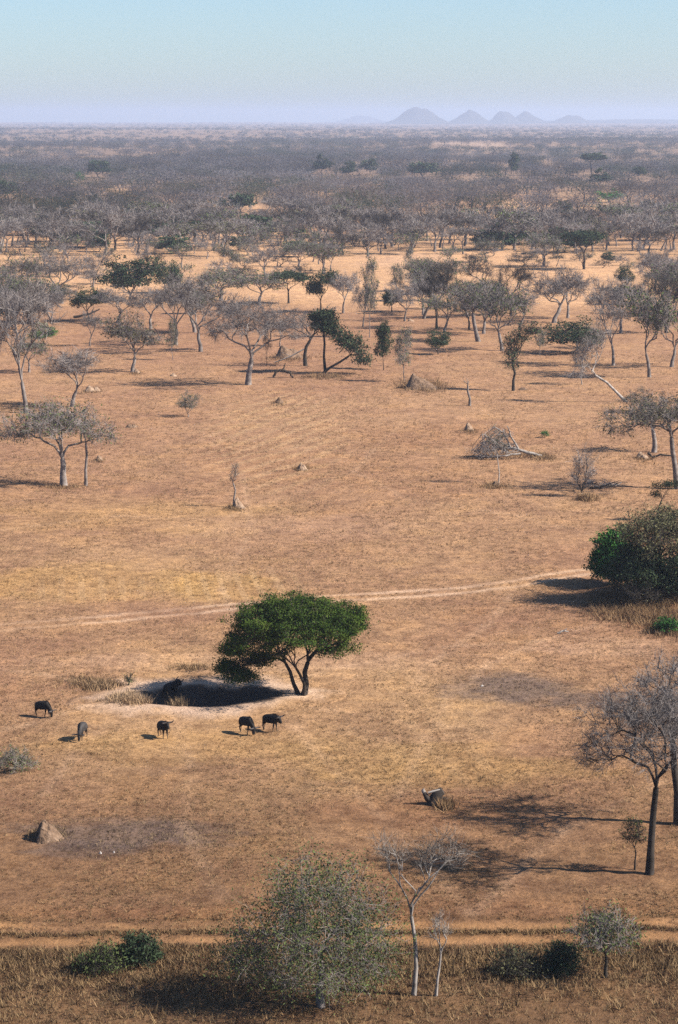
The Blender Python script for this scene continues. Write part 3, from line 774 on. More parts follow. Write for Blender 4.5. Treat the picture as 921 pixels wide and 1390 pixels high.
# ---- standing trees and shrubs of the plain: (foot x, foot y, height, width, kind, variant, dress, name, category, label)
T = [
 (36, 560, 165, 118, 'vase', 0, 'bare', 'bare_tree', 'tall bare tree with straight pale trunk at the left edge'),
 (98, 552, 84, 105, 'vase', 1, 'bare', 'bare_tree', 'bare tree with forked trunk just behind the spreading greenish crown'),
 (180, 505, 78, 78, 'dome', 2, 'olive', 'olive_tree', 'olive leaved tree with low twisted forks beside a pale mound'),
 (273, 478, 100, 105, 'vase', 2, 'bare', 'bare_tree', 'bare dark tree with straight trunk left of the wide round one'),
 (239, 468, 84, 84, 'dome', 3, 'bare', 'bare_tree', 'grey bare tree touching the left side of the straight dark one'),
 (235, 489, 50, 22, 'slim', 0, 'grey', 'slim_tree', 'slim grey green sapling in front of the touching bare trees'),
 (362, 497, 60, 16, 'slim', 1, 'darkbare', 'slim_tree', 'thin leaning stem beside the wide round crowned bare tree'),
 (521, 502, 58, 30, 'slim', 2, 'dark', 'green_tree', 'small green topped tree on a thin pale stem near the centre'),
 (549, 518, 66, 36, 'slim', 3, 'grey', 'slim_tree', 'wispy green sapling growing on the big grassy mound'),
 (595, 481, 36, 32, 'bush', 0, 'dark', 'green_tree', 'small round dark green tree with a sharp shadow on its left'),
 (593, 446, 84, 66, 'vase', 3, 'darkbare', 'bare_tree', 'dark bare tree bending right beyond the small round green tree'),
 (576, 424, 60, 52, 'dome', 4, 'grey', 'grey_tree', 'grey leafy tree tucked left of the dark bending one'),
 (682, 476, 92, 74, 'dome', 5, 'grey', 'grey_tree', 'grey tree with dark trunk behind the narrow wispy one'),
 (502, 458, 100, 32, 'slim', 4, 'grey', 'slim_tree', 'tall slim tree with a green tuft high above the centre'),
 (466, 425, 62, 56, 'vase', 4, 'bare', 'bare_tree', 'bare tree bending right on the edge of the sandy strip'),
 (493, 444, 58, 40, 'vase', 5, 'bare', 'bare_tree', 'small bare tree beside the tall slim tufted one'),
 (752, 438, 80, 96, 'dome', 6, 'bare', 'bare_tree', 'broad grey crowned bare tree with pale trunk right of centre'),
 (771, 432, 66, 60, 'dome', 7, 'bare', 'bare_tree', 'bare tree with dark trunk under the broad grey crown'),
 (775, 479, 48, 74, 'bush', 1, 'dark', 'green_bush', 'wide dark green bush below the broad grey crowned tree'),
 (803, 472, 40, 46, 'bush', 2, 'olive', 'green_bush', 'olive bush on the right flank of the wide dark green bush'),
 (833, 496, 108, 76, 'vase', 6, 'bare', 'bare_tree', 'bare tree with thin straight pale trunk behind the leaning dead one'),
 (882, 512, 125, 92, 'vase', 7, 'grey', 'bare_tree', 'bare tree with forked dark trunk second from the right edge'),
 (912, 498, 92, 80, 'dome', 8, 'bare', 'bare_tree', 'grey tree cut by the right edge behind the forked dark one'),
 (843, 452, 76, 70, 'dome', 9, 'bare', 'bare_tree', 'grey tree standing just behind the thin straight pale trunk'),
 (905, 452, 80, 76, 'dome', 10, 'darkbare', 'bare_tree', 'dark tree behind the grey one at the right edge'),
 (256, 566, 36, 34, 'bush', 3, 'grey', 'green_shrub', 'lone small green shrub on the open plain left of centre'),
 (177, 408, 64, 78, 'bush', 4, 'dark', 'green_tree', 'large dense green tree on the left above the sandy slope'),
 (226, 398, 46, 40, 'bush', 5, 'dark', 'green_tree', 'smaller dense green tree right of the large dense one'),
 (84, 412, 70, 84, 'dome', 11, 'bare', 'bare_tree', 'grey bare tree with a long low limb left of the dense green tree'),
 (82, 408, 24, 30, 'bush', 6, 'dark', 'green_bush', 'little dark green bush below the long low limb'),
 (30, 400, 56, 66, 'dome', 12, 'grey', 'grey_tree', 'grey green tree on several stems near the left edge'),
 (60, 468, 30, 36, 'bush', 7, 'bright', 'green_bush', 'bright yellow green bush near the tall pale trunk'),
 (40, 505, 50, 50, 'dome', 13, 'grey', 'grey_tree', 'low grey tree behind the tall straight pale trunk'),
 (160, 438, 48, 70, 'dome', 14, 'bare', 'bare_tree', 'mauve grey bare tree in front of the large dense green tree'),
 (205, 446, 56, 66, 'dome', 15, 'bare', 'bare_tree', 'mauve grey bare tree right of the olive leaved one'),
 (300, 408, 44, 78, 'dome', 0, 'grey', 'grey_tree', 'low grey crowned tree on the near edge of the sandy strip'),
 (352, 414, 48, 84, 'dome', 1, 'grey', 'grey_tree', 'wide grey green tree above the round bare crown'),
 (392, 412, 42, 50, 'flat', 2, 'dark', 'green_tree', 'flat dark green crown right of the wide grey green tree'),
 (436, 424, 52, 44, 'vase', 8, 'dark', 'green_tree', 'grassy green crowned tree above the many stemmed one'),
 (310, 378, 44, 34, 'vase', 9, 'grey', 'grey_tree', 'slender grey tree with a clear trunk on the pale sand'),
 (408, 374, 44, 50, 'flat', 3, 'grey', 'grey_tree', 'grey tree with two thin trunks at the far side of the sand'),
 (441, 372, 42, 46, 'flat', 4, 'bare', 'grey_tree', 'bare flat crowned tree with thin trunk right of the two thin trunks'),
 (528, 426, 30, 16, 'slim', 5, 'dark', 'green_tree', 'tiny dark upright tree left of the grey leafy tree'),
 (542, 408, 44, 30, 'slim', 6, 'grey', 'grey_tree', 'small grey tree behind the tiny dark upright one'),
 (555, 364, 26, 18, 'slim', 7, 'grey', 'grey_tree', 'small round grey tree alone on the bright sand'),
 (660, 356, 34, 44, 'dome', 2, 'grey', 'grey_tree', 'grey tree standing on the bright sand right of centre'),
 (709, 362, 26, 44, 'bush', 8, 'olive', 'green_bush', 'low olive bush on the sand right of centre'),
 (738, 362, 46, 66, 'dome', 3, 'grey', 'grey_tree', 'blue grey tree at the far edge of the sand'),
 (793, 366, 50, 60, 'flat', 5, 'dark', 'green_tree', 'dark flat crowned tree with clear trunk on the far sand'),
 (826, 360, 20, 18, 'bush', 9, 'dark', 'green_bush', 'tiny dark bush on the far sand near the right'),
 (847, 392, 32, 24, 'bush', 10, 'dark', 'green_bush', 'dark green bush above the thin straight pale trunk'),
 (888, 396, 62, 60, 'vase', 10, 'bare', 'bare_tree', 'tall thin bare tree on the sand near the right edge'),
 (915, 412, 50, 60, 'dome', 4, 'darkbare', 'bare_tree', 'dark low tree at the right edge of the sand'),
 (600, 398, 24, 18, 'slim', 8, 'grey', 'grey_tree', 'little grey tree on the sand above the dark bending one'),
 (10, 447, 56, 46, 'vase', 11, 'bare', 'bare_tree', 'bare tree cut by the left edge above the tall one'),
 (122, 470, 44, 38, 'vase', 12, 'bare', 'bare_tree', 'thin small bare tree left of the olive leaved one'),
 (790, 522, 58, 40, 'slim', 9, 'pale', 'slim_tree', 'pale thin bare tree close behind the leaning dead tree'),
 (705, 448, 60, 58, 'dome', 5, 'bare', 'bare_tree', 'bare tree between the grey tree and the broad grey crown'),
 (612, 420, 46, 40, 'dome', 6, 'darkbare', 'bare_tree', 'small dark tree right behind the dark bending one'),
 (380, 470, 40, 34, 'vase', 13, 'bare', 'bare_tree', 'thin bare tree beside the large pale mound'),
 (740, 594, 10, 11, 'bush', 11, 'bright', 'green_shrub', 'tiny green shrub alone above the upright many stemmed one'),
 (867, 560, 34, 50, 'bush', 12, 'olive', 'green_bush', 'low green bush at the foot of the leaning dead tree'),
 (733, 482, 34, 22, 'slim', 10, 'grey', 'slim_tree', 'wispy sapling left of the wide dark green bush'),
]
for i, (bx, by, h, w, kind, v, dress, name, lab) in enumerate(T):
    cat = 'shrub' if ('shrub' in name or 'bush' in name) else 'tree'
    place(name, cat, lab, bx, by, h, w, kind, v % 6, dress)

# green trees that stand out of the far woodland
FARG = [
 (135, 236, 18, 30, 'bush', 'dark', 'dark green tree far off on the left in the grey woodland'),
 (108, 243, 9, 13, 'bush', 'bright', 'bright green dot of a tree far off left of a bigger dark one'),
 (131, 278, 11, 19, 'bush', 'dark', 'small dark green tree in the left woodland below the bigger far one'),
 (8, 270, 20, 30, 'bush', 'dark', 'green tree in the woodland at the left edge'),
 (326, 286, 22, 40, 'bush', 'dark', 'broad dark green tree in the woodland left of centre'),
 (301, 282, 11, 18, 'bush', 'dark', 'small green tree touching the left of the broad dark green one'),
 (365, 282, 13, 26, 'dome', 'olive', 'olive tree right of the broad dark green one in the woodland'),
 (438, 231, 18, 26, 'bush', 'dark', 'dark tree far off near the middle, left of a pair'),
 (473, 234, 15, 24, 'bush', 'dark', 'first of the pair of dark far trees near the middle'),
 (502, 232, 16, 22, 'bush', 'dark', 'second of the pair of dark far trees near the middle'),
 (573, 236, 17, 42, 'bush', 'dark', 'wide low dark tree far off right of the middle pair'),
 (697, 236, 21, 17, 'slim', 'dark', 'upright dark far tree standing alone right of centre'),
 (804, 234, 21, 32, 'flat', 'dark', 'far umbrella shaped dark tree at the right'),
 (815, 248, 16, 30, 'bush', 'dark', 'dark rounded tree just below the far umbrella shaped one'),
 (765, 292, 18, 28, 'bush', 'dark', 'round dark green tree in the right woodland'),
 (829, 277, 15, 36, 'dome', 'bright', 'light green wide tree in the right woodland'),
 (804, 280, 13, 20, 'dome', 'olive', 'light olive tree left of the light green wide one'),
 (880, 284, 11, 26, 'bush', 'dark', 'low dark tree in the woodland near the right edge'),
 (868, 240, 12, 18, 'dome', 'dark', 'small dark tree far off near the right edge'),
 (588, 290, 12, 20, 'dome', 'olive', 'little olive tree in the middle woodland above the sand'),
]
for i, (bx, by, h, w, kind, dress, lab) in enumerate(FARG):
    place('green_tree', 'tree', lab, bx, by + 4, h * 1.25 + 5, w * 1.12, kind, i % 6, dress, detail='low')

# ------------------------------------------------------------------ the grey woodland: nearest trees one by one, the rest as one mass
def wood_density(px, py, x, y):
    """0..1 how wooded a spot is"""
    d = fbm(x / 55 + 3, y / 130, 3, 111)
    op = sm(.47, .53, d)                       # sandy openings
    base = sm(350, 333, py)
    right = sm(430, 640, px)
    open_amt = (.55 + .44 * right) * sm(215, 240, py)
    band = np.exp(-((py - 258 - 6 * (d - .5)) / 5.5) ** 2) + np.exp(-((py - 291 + 20 * (d - .5)) / 9) ** 2)
    band = min(1, band * right * float(sm(.38, .5, fbm(x / 90 + 7, y / 700, 2, 117))))
    return base * (1 - open_amt * op) * (1 - .96 * band)

rng = RS(2024)
def blocked(px, py):
    f = 1.0
    for a in FARG:
        if abs(px - a[0]) < a[3] * .62:
            d = py - a[1]; hh = (a[1] - Y_HOR) / 44 * 12
            if 0 < d < 6: f = min(f, .16)
            if 6 <= d < hh: f = min(f, .18 + .5 * d / hh)
    return f
tries = 0
# screen-row driven stratified scatter, then everything is a real position on the plain
cells = {}
cand = []
for _ in range(60000):
    py = 352 - 118 * rng.rand() ** .9
    px = -120 + 1160 * rng.rand()
    x, y, k = P(px, py)
    if rng.rand() > wood_density(px, py, x, y): continue
    bf = blocked(px, py)
    if bf == 0: continue
    key = (int(x // 5.8), int(y // (5 + y * .0075)))
    if key in cells: continue
    cells[key] = 1
    cand.append((y, x, px, py, k, bf))
cand.sort()
vis = [c for c in cand if -8 < c[2] < 930]
inds = vis[:290]
ind_set = set(id(c) for c in inds)
rest = [c for c in cand if id(c) not in ind_set]
WL = {
 'bare': 'one of the crowded bare grey trees of the woodland beyond the sandy strip',
 'grey': 'one of the grey green thin leaved trees of the woodland beyond the sandy strip',
 'darkbare': 'one of the dark brown bare trees of the woodland beyond the sandy strip',
 'olive': 'one of the brownish olive trees of the woodland beyond the sandy strip',
 'dark': 'one of the dark green leafy trees of the woodland beyond the sandy strip',
}
WG = {k: v.replace('one of the ', '') for k, v in WL.items()}
for (y, x, px, py, k, bf) in inds:
    q = rng.rand()
    dress = 'bare' if q < .56 else 'grey' if q < .70 else 'darkbare' if q < .83 else 'olive' if q < .93 else 'dark'
    kind = ('dome', 'vase', 'dome', 'bush', 'flat')[rng.randint(5)]
    if dress == 'dark': kind = 'bush'
    s = .75 + .75 * rng.rand()
    if rng.rand() < .15: s *= .6
    s *= bf
    h = 10.2 * s; w = 13.0 * s * (.85 + .4 * rng.rand())
    if kind == 'bush': h *= .7; w *= .85
    e = empty({'bare': 'bare_tree', 'grey': 'grey_tree', 'darkbare': 'brown_tree', 'olive': 'olive_tree', 'dark': 'green_tree'}[dress], (x, y, tz(x, y)), WL[dress], 'tree', WG[dress], rng.rand() * 6.28, (w / 10, w / 10, h / 10))
    t, c = proto(kind, rng.randint(4), 'low', dress)
    link('trunk', t, e); link('crown', c, e)

rs = RS(818)
for i in range(32):
    left = i < 19
    px = rs.rand() * 330 - 20 if left else 560 + rs.rand() * 380
    py = 392 + 62 * rs.rand()
    if 128 < px < 262: px = px - 150 if px < 195 else px + 330
    left = px < 460
    s = .75 + .55 * rs.rand()
    q = rs.rand(); dress = 'bare' if q < .5 else 'grey' if q < .68 else 'darkbare' if q < .82 else 'dark'
    x, y, k = P(px, py)
    kind = ('dome', 'vase', 'dome')[rs.randint(3)]
    side = 'left' if left else 'right'
    nm = {'bare': 'bare grey', 'grey': 'thin leaved grey green', 'darkbare': 'bare dark brown', 'dark': 'dark green'}[dress]
    if dress == 'dark': s *= .6
    e = empty('plain_tree', (x, y, tz(x, y)), 'one of the %s trees crowding the %s near edge of the sand' % (nm, side), 'tree', '%s trees crowding the %s near edge of the sand' % (nm, side), rs.rand() * 6.28, (s * 1.15, s * 1.15, s))
    t, c = proto(kind, rs.randint(6), 'mid', dress)
    link('trunk', t, e); link('crown', c, e)
rs = RS(515)
for i in range(64):
    left = i < 46
    px = rs.rand() * 500 - 40 if left else 470 + rs.rand() * 470
    py = 350 + 48 * rs.rand() if left else 346 + 26 * rs.rand()
    s = (.55 + .5 * rs.rand()) * (1 if left else .75)
    q = rs.rand(); dress = 'bare' if q < .5 else 'grey' if q < .75 else 'darkbare' if q < .88 else 'olive'
    x, y, k = P(px, py)
    kind = ('dome', 'vase', 'bush')[rs.randint(3)]
    side = 'left half of the sandy strip' if left else 'right half of the sandy strip'
    nm = {'bare': 'bare grey', 'grey': 'thin grey green', 'darkbare': 'bare dark brown', 'olive': 'olive brown'}[dress]
    e = empty('small_tree', (x, y, tz(x, y)), 'one of the %s trees scattered over the %s' % (nm, side), 'tree', '%s trees scattered over the %s' % (nm, side), rs.rand() * 6.28, (s * 1.1, s * 1.1, s * (.6 if kind == 'bush' else .9)))
    t, c = proto(kind, rs.randint(4), 'low', dress)
    link('trunk', t, e); link('crown', c, e)

# light versions for the mass
def tri_cloud(rng, n, L, w, kind):
    """a crown as n ribbons on a domed volume, 10 m high and wide, plus a trunk"""
    v = rng.normal(size=(n, 3)); v = unit(v) * (.3 + .7 * rng.rand(n) ** .5)[:, None]
    v[:, 2] = np.where(v[:, 2] < -.3, v[:, 2] * .4, v[:, 2])
    lump = rng.normal(size=(6, 3)) * .25
    v = v + lump[rng.randint(0, 6, n)]
    p = v * np.array([4.6, 4.6, 3.1]) + np.array([0, 0, 6.4 if kind else 4.6])
    d = unit(v * .8 + rng.normal(size=(n, 3)) * .6 + np.array([0, 0, .25])) * L
    s = unit(np.cross(d, rng.normal(size=(n, 3)))) * w * (.6 + .8 * rng.rand(n))[:, None]
    V = np.stack([p - d * .5, p + s * .5, p + d * .5, p - s * .5], 1).reshape(-1, 3)
    Fq = np.arange(n)[:, None] * 4 + np.array([[0, 1, 2, 3]])
    tr = []
    for a in range(4):
        b = rng.normal(size=3) * np.array([2.2, 2.2, .5]) + np.array([0, 0, 6])
        c = np.array([0, 0, 2.4])
        for q0, q1, ww in ((np.array([0, 0, -.5]), c, .45), (c, b, .22)):
            for sd in (np.array([1, 0, 0]), np.array([0, 1, 0])):
                tr.append([q0 - sd * ww / 2, q0 + sd * ww / 2, q1 + sd * ww / 3, q1 - sd * ww / 3])
    tr = np.array(tr).reshape(-1, 3)
    Ft = np.arange(len(tr) // 4)[:, None] * 4 + np.array([[0, 1, 2, 3]]) + len(V)
    return np.concatenate([V, tr]), np.concatenate([Fq, Ft])

TINT = [(.20, .182, .18), (.225, .205, .21), (.155, .135, .13), (.195, .152, .12), (.12, .125, .085), (.05, .07, .04), (.27, .25, .25)]
TPR = [.27, .22, .16, .14, .11, .05, .05]
def mass(name, label, pts, protos, hscale):
    Vs, Fs, Cs = [], [], []; n = 0
    rng = RS(len(pts) + 7)
    X = np.array([(p[1], p[0]) for p in pts])
    Z = terrain(X[:, 0], X[:, 1], False)
    clump = fbm(X[:, 0] / 160, X[:, 1] / 500, 3, 131); green = fbm(X[:, 0] / 120 + 9, X[:, 1] / 400, 3, 137)
    for i in range(len(pts)):
        V, Fq = protos[rng.randint(len(protos))]
        s = (.55 + .95 * rng.rand()) * hscale * pts[i][5]
        a = rng.rand() * 6.28; ca, sa = math.cos(a), math.sin(a)
        sx = s * (.85 + .4 * rng.rand())
        hz = s * .80 * (1 - .30 * min(1, max(0, (X[i, 1] - 900) / 500)))
        t = rng.choice(7, p=TPR)
        if green[i] > .60 and rng.rand() < .5: t = 4 + rng.randint(2)
        if pts[i][2] > 560 and 203 < pts[i][3] < 213 and rng.rand() < .5: t = 5
        c = np.array(TINT[t]) * .50 * (.72 + .56 * rng.rand()) * (.55 + .9 * clump[i])
        if t == 5: hz *= .9
        W = np.empty_like(V)
        W[:, 0] = (V[:, 0] * ca - V[:, 1] * sa) * sx + X[i, 0]
        W[:, 1] = (V[:, 0] * sa + V[:, 1] * ca) * sx + X[i, 1]
        W[:, 2] = V[:, 2] * hz + Z[i]
        Vs.append(W); Fs.append(Fq + n); Cs.append(np.tile(c, (len(V), 1))); n += len(V)
    me = mesh_np(name, np.concatenate(Vs), [np.concatenate(Fs)], [M['twig_far']], cols={'tint': np.concatenate(Cs)})
    return Vs, Fs, Cs, me

r1 = RS(31)
P1 = [tri_cloud(r1, 380, 1.05, .13, k % 2) for k in range(6)]
P2 = [tri_cloud(r1, 140, 1.25, .30, k % 2) for k in range(6)]
P3 = [tri_cloud(r1, 30, 2.1, 1.1, 0) for k in range(6)]
far1 = [c for c in rest if c[3] > 262]
far2 = [c for c in rest if c[3] <= 262]
far3 = []
for _ in range(15000):
    py = 166.5 + 72 * rng.rand() ** 1.1
    px = -150 + 1220 * rng.rand()
    x, y, k = P(px, py)
    bf = blocked(px, py)
    if y > 23500 or bf == 0: continue
    if fbm(x / 420, y / 900, 3, 141) > .60 and rng.rand() < .7: continue
    if 585 < px < 690 and 195 < py < 204 and rng.rand() < .85: continue
    far3.append((y, x, px, py, k, bf))
allv, allf, allc, off = [], [], [], 0
for pts, pr, hs in ((far1, P1, 1.32), (far2, P2, 1.3), ([c for c in far3 if c[3] > 196], P2, 1.25), ([c for c in far3 if c[3] <= 196], P3, 1.45)):
    Vs, Fs, Cs, me = mass('tmp', '', pts, pr, hs)
    bpy.data.meshes.remove(me)
    V = np.concatenate(Vs); Fq = np.concatenate(Fs)
    allv.append(V); allf.append(Fq + off); allc.append(np.concatenate(Cs)); off += len(V)
me = mesh_np('woodland', np.concatenate(allv), [np.concatenate(allf)], [M['twig_far']], cols={'tint': np.concatenate(allc)})
tag(link('woodland', me), 'far grey brown bushveld woodland fading to blue towards the horizon', 'woodland', kind='stuff')
print('woodland', len(inds), len(far1), len(far2), len(far3), off)

# ------------------------------------------------------------------ dry grass tufts on the near plain
def build_grass():
    rng = RS(77)
    n = 125000
    q = rng.rand(n)
    py = 1420 - (1420 - 480) * q ** .85
    px = -60 + 1040 * rng.rand(n)
    v = (py - 695) / F; dn = math.sin(TH) + v * math.cos(TH); t = CAM_H / dn
    x = (px - 460.5) / F * t; y = (math.cos(TH) - v * math.sin(TH)) * t
    size = np.full(n, .10) * (.5 + 1.2 * rng.rand(n) ** 2) * (1 + .9 * sm(900, 560, py))
    # taller clumps: pan rim, verge below the road, thicket, round the mounds
    ex, ey, es = [], [], []
    def clump(px, py, rx, ry, m, h):
        cx, cy, k = P(px, py); yy = abs(P(px, py - ry)[1] - cy)
        ex.append(cx + rng.normal(size=m) * rx * k * .5); ey.append(cy + rng.normal(size=m) * yy * .5); es.append(np.full(m, h) * (.6 + .8 * rng.rand(m)))
    for a in ((135, 932, 22, 5, 200, .35), (178, 952, 26, 7, 360, .4), (205, 950, 14, 4, 120, .4), (260, 907, 30, 4, 120, .3), (240, 957, 10, 3, 60, .5), (870, 832, 60, 14, 1500, .38), (905, 850, 36, 16, 600, .4), (825, 820, 26, 8, 200, .3),
              (605, 1094, 8, 5, 120, .4), (65, 1133, 24, 7, 200, .3), (572, 524, 34, 9, 500, .55), (440, 512, 34, 3, 260, .45), (320, 690, 14, 3, 100, .35), (412, 636, 12, 3, 80, .35), (672, 660, 20, 4, 160, .4), (798, 678, 12, 3, 110, .6), (735, 622, 16, 4, 160, .45), (389, 487, 30, 5, 160, .5), (380, 548, 10, 3, 50, .35), (124, 532, 16, 4, 80, .35), (637, 585, 12, 3, 60, .35), (872, 623, 18, 4, 90, .35), (136, 626, 9, 3, 40, .3), (186, 507, 10, 3, 40, .35), (87, 662, 28, 3, 130, .3), (690, 618, 40, 6, 200, .35), (120, 925, 40, 6, 200, .25)):
        clump(*a)
    m = 9000
    xs = rng.rand(m) * 60 - 30
    ex.append(xs); ey.append(road_y(xs) - 2.3 - np.abs(rng.normal(size=m)) * 4.5); es.append(.16 + .28 * rng.rand(m) ** 2)
    m = 1500
    xs = rng.rand(m) * 60 - 30
    ex.append(xs); ey.append(road_y(xs) + rng.normal(size=m) * .18); es.append(.12 + .12 * rng.rand(m))
    x = np.concatenate([x] + ex); y = np.concatenate([y] + ey); size = np.concatenate([size] + es)
    base_n = n
    keep = np.ones(len(x), bool)
    d = np.abs(y - road_y(x))
    keep &= ~((d < 1.7) & (d > .5) & (fbm(x / 4, y / 1.3, 4, 89) > .44))
    keep[:base_n] &= (d[:base_n] > 1.8) | (rng.rand(base_n) < .35)
    pm = pan_m(x, y); keep &= pm > .62; keep[:base_n] &= pm[:base_n] > 1.12
    dt = np.abs(np.abs(y - track_y(x)) - 1.2); keep[:base_n] &= dt[:base_n] > .5
    dens = fbm(x / 6, y / 9, 3, 151)
    keep[:base_n] &= rng.rand(base_n) < sm(.25, .6, dens[:base_n])
    x, y, size = x[keep], y[keep], size[keep]
    n = len(x); B = 8
    z = terrain(x, y)
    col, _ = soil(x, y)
    lum = col.mean(1, keepdims=True)
    straw = col * .55 + np.array((.46, .33, .17)) * .45 * KALB
    dark = rng.rand(n) < .30
    straw[dark] = col[dark] * .5
    straw[size > .25] = straw[size > .25] * .95
    straw *= (.75 + .5 * rng.rand(n))[:, None]
    K = n * B
    cx = np.repeat(x, B) + rng.normal(size=K) * np.repeat(size, B) * .45; cy = np.repeat(y, B) + rng.normal(size=K) * np.repeat(size, B) * .45; cz = np.repeat(z, B) - .02
    h = np.repeat(size, B) * (.6 + .8 * rng.rand(K))
    a = rng.rand(K) * 6.28; w = h * .028 + .013
    lx = rng.normal(size=K) * .55 * h; ly = rng.normal(size=K) * .55 * h
    V = np.empty((K, 3, 3))
    V[:, 0] = np.stack([cx - np.cos(a) * w, cy - np.sin(a) * w, cz], 1)
    V[:, 1] = np.stack([cx + np.cos(a) * w, cy + np.sin(a) * w, cz], 1)
    V[:, 2] = np.stack([cx + lx, cy + ly, cz + h], 1)
    Fq = np.arange(K * 3).reshape(-1, 3)
    me = mesh_np('dry_grass', V.reshape(-1, 3), [Fq], [M['grass']], cols={'tint': np.clip(np.repeat(straw, B * 3, 0), .01, .8)})
    tag(link('dry_grass', me), 'short straw coloured grass scattered over the plain', 'grass', kind='stuff')
build_grass()

# ------------------------------------------------------------------ termite mounds, stumps, logs, stones
def mound(name, label, bx, by, w, h, mat='clay', seed=0, peaks=1, hollow=False, cat='mound'):
    x, y, k = P(bx, by)
    rng = RS(seed)
    R_, Hh = w * k / 2, h * k * .66
    na, nr_ = 56, 26
    T_, A_ = np.meshgrid(np.linspace(0, 1, nr_), np.linspace(0, 2 * PI, na, endpoint=False), indexing='ij')
    r = T_ * (1 + .14 * np.sin(A_ * 2 + seed) + .10 * np.sin(A_ * 3 + seed * 2.1) + .06 * np.sin(A_ * 7 + seed))
    X = r * np.cos(A_) * R_; Y = r * np.sin(A_) * R_ * .9
    Z = np.zeros_like(X)
    for p in range(peaks):
        ox, oy = (0, 0) if p == 0 else (rng.normal() * .38 * R_, rng.normal() * .3 * R_)
        hh = Hh * (1 if p == 0 else .5 + .4 * rng.rand())
        if p == 0: ox = -.22 * R_
        q = np.hypot((X - ox) * np.where(X < ox, 1.35, .85), Y - oy) / (R_ * (.95 if peaks == 1 else .68))
        Z = np.maximum(Z, hh * (1 - sm(.0, 1.0, q ** 1.1)) ** .9)
    Z *= (.62 + .76 * fbm(X / R_ * 3.6 + seed, Y / R_ * 3.6, 4, 200 + seed))
    Z += (fbm(X * 5 + seed, Y * 5, 3, 300 + seed) - .5) * .16 * Hh * (1 - T_)
    if hollow:
        q = np.hypot((X + .58 * R_) / (.30 * R_), (Y + .18 * R_) / (.42 * R_))
        Z -= .42 * Hh * (1 - sm(.5, 1, q))
        Z = np.maximum(Z, -.1)
    Z -= .12 * T_ ** 3
    V = np.stack([X, Y, Z], -1).reshape(-1, 3)
    i = np.arange(nr_ - 1)[:, None] * na + np.arange(na)[None, :]; j = np.arange(nr_ - 1)[:, None] * na + (np.arange(na)[None, :] + 1) % na
    Fq = np.stack([i, i + na, j + na, j], -1).reshape(-1, 4)
    me = mesh_np(name, V, [Fq], [M[mat]], smooth=True)
    o = link(name, me); o.location = (x, y, tz(x, y)); 
    return tag(o, label, cat)

mound('termite_mound', 'big rough termite mound with dark hollow side at the lower left', 66, 1137, 56, 40, 'clay', 3, 1, True)
mound('termite_mound', 'broad grassy termite mound beyond the middle of the plain', 570, 527, 64, 27, 'clay', 5, 4)
mound('termite_mound', 'large pale termite mound behind the round crowned bare tree', 389, 486, 46, 24, 'clay', 6, 3)
mound('termite_mound', 'small pinkish mound in the open left of the middle', 380, 547, 16, 12, 'clay', 7, 1)
mound('termite_mound', 'small pale mound with grass on the open plain above its middle', 411, 638, 20, 14, 'clay_pale', 8, 1, True)
mound('termite_mound', 'dark sided mound at the foot of the dead twiggy sapling', 324, 689, 28, 20, 'clay_pale', 9, 2, True)
mound('termite_mound', 'two peaked pale mound between the left trees', 124, 531, 26, 12, 'clay_pale', 10, 3)
mound('termite_mound', 'little pale cone right of the thin crooked sapling', 136, 625, 14, 10, 'clay_pale', 11, 1)
mound('termite_mound', 'pale mound at the foot of the olive leaved tree', 186, 506, 14, 10, 'clay_pale', 12, 2)
mound('termite_mound', 'low pale mound under the slim grey green sapling', 236, 510, 14, 6, 'clay_pale', 13, 1)
mound('termite_mound', 'pale mound with dark left side above the fallen tree', 637, 584, 18, 14, 'clay_pale', 14, 1, True)
mound('termite_mound', 'rough mound under the pale wispy sapling', 676, 659, 30, 10, 'clay', 15, 3, True)
mound('termite_mound', 'rounded pinkish mound near the curved pale trunk on the right', 872, 622, 27, 13, 'clay_pale', 16, 3)
mound('termite_mound', 'little straw coloured mound under the upright many stemmed shrub', 797, 676, 12, 9, 'clay', 17, 1)
mound('termite_mound', 'low pale mound behind the thin pale stem near the centre', 478, 464, 18, 5, 'clay_pale', 18, 2)
mound('termite_mound', 'small pale mound beyond the tall slim tufted tree', 558, 436, 14, 5, 'clay_pale', 19, 2)
mound('termite_mound', 'small mound touching the spreading tree on its far right', 178, 580, 22, 6, 'clay', 20, 2)
mound('termite_mound', 'grassy earth mound beside the charred stump', 601, 1094, 18, 13, 'clay', 21, 2)
mound('termite_mound', 'flat pale mound left of the narrow wispy tree', 712, 528, 26, 4, 'clay', 22, 2)
mound('stone', 'pale stone on the grey ground right of the big rough mound', 137, 1157, 6, 4, 'stone', 23, 1, cat='stone')
mound('stone', 'pair mate of the pale stone, lying slightly right', 155, 1155, 5, 3, 'stone', 24, 1, cat='stone')
mound('stone', 'pale flat stone in the grey patch right of the waterhole tree', 655, 930, 7, 3, 'stone', 25, 1, cat='stone')

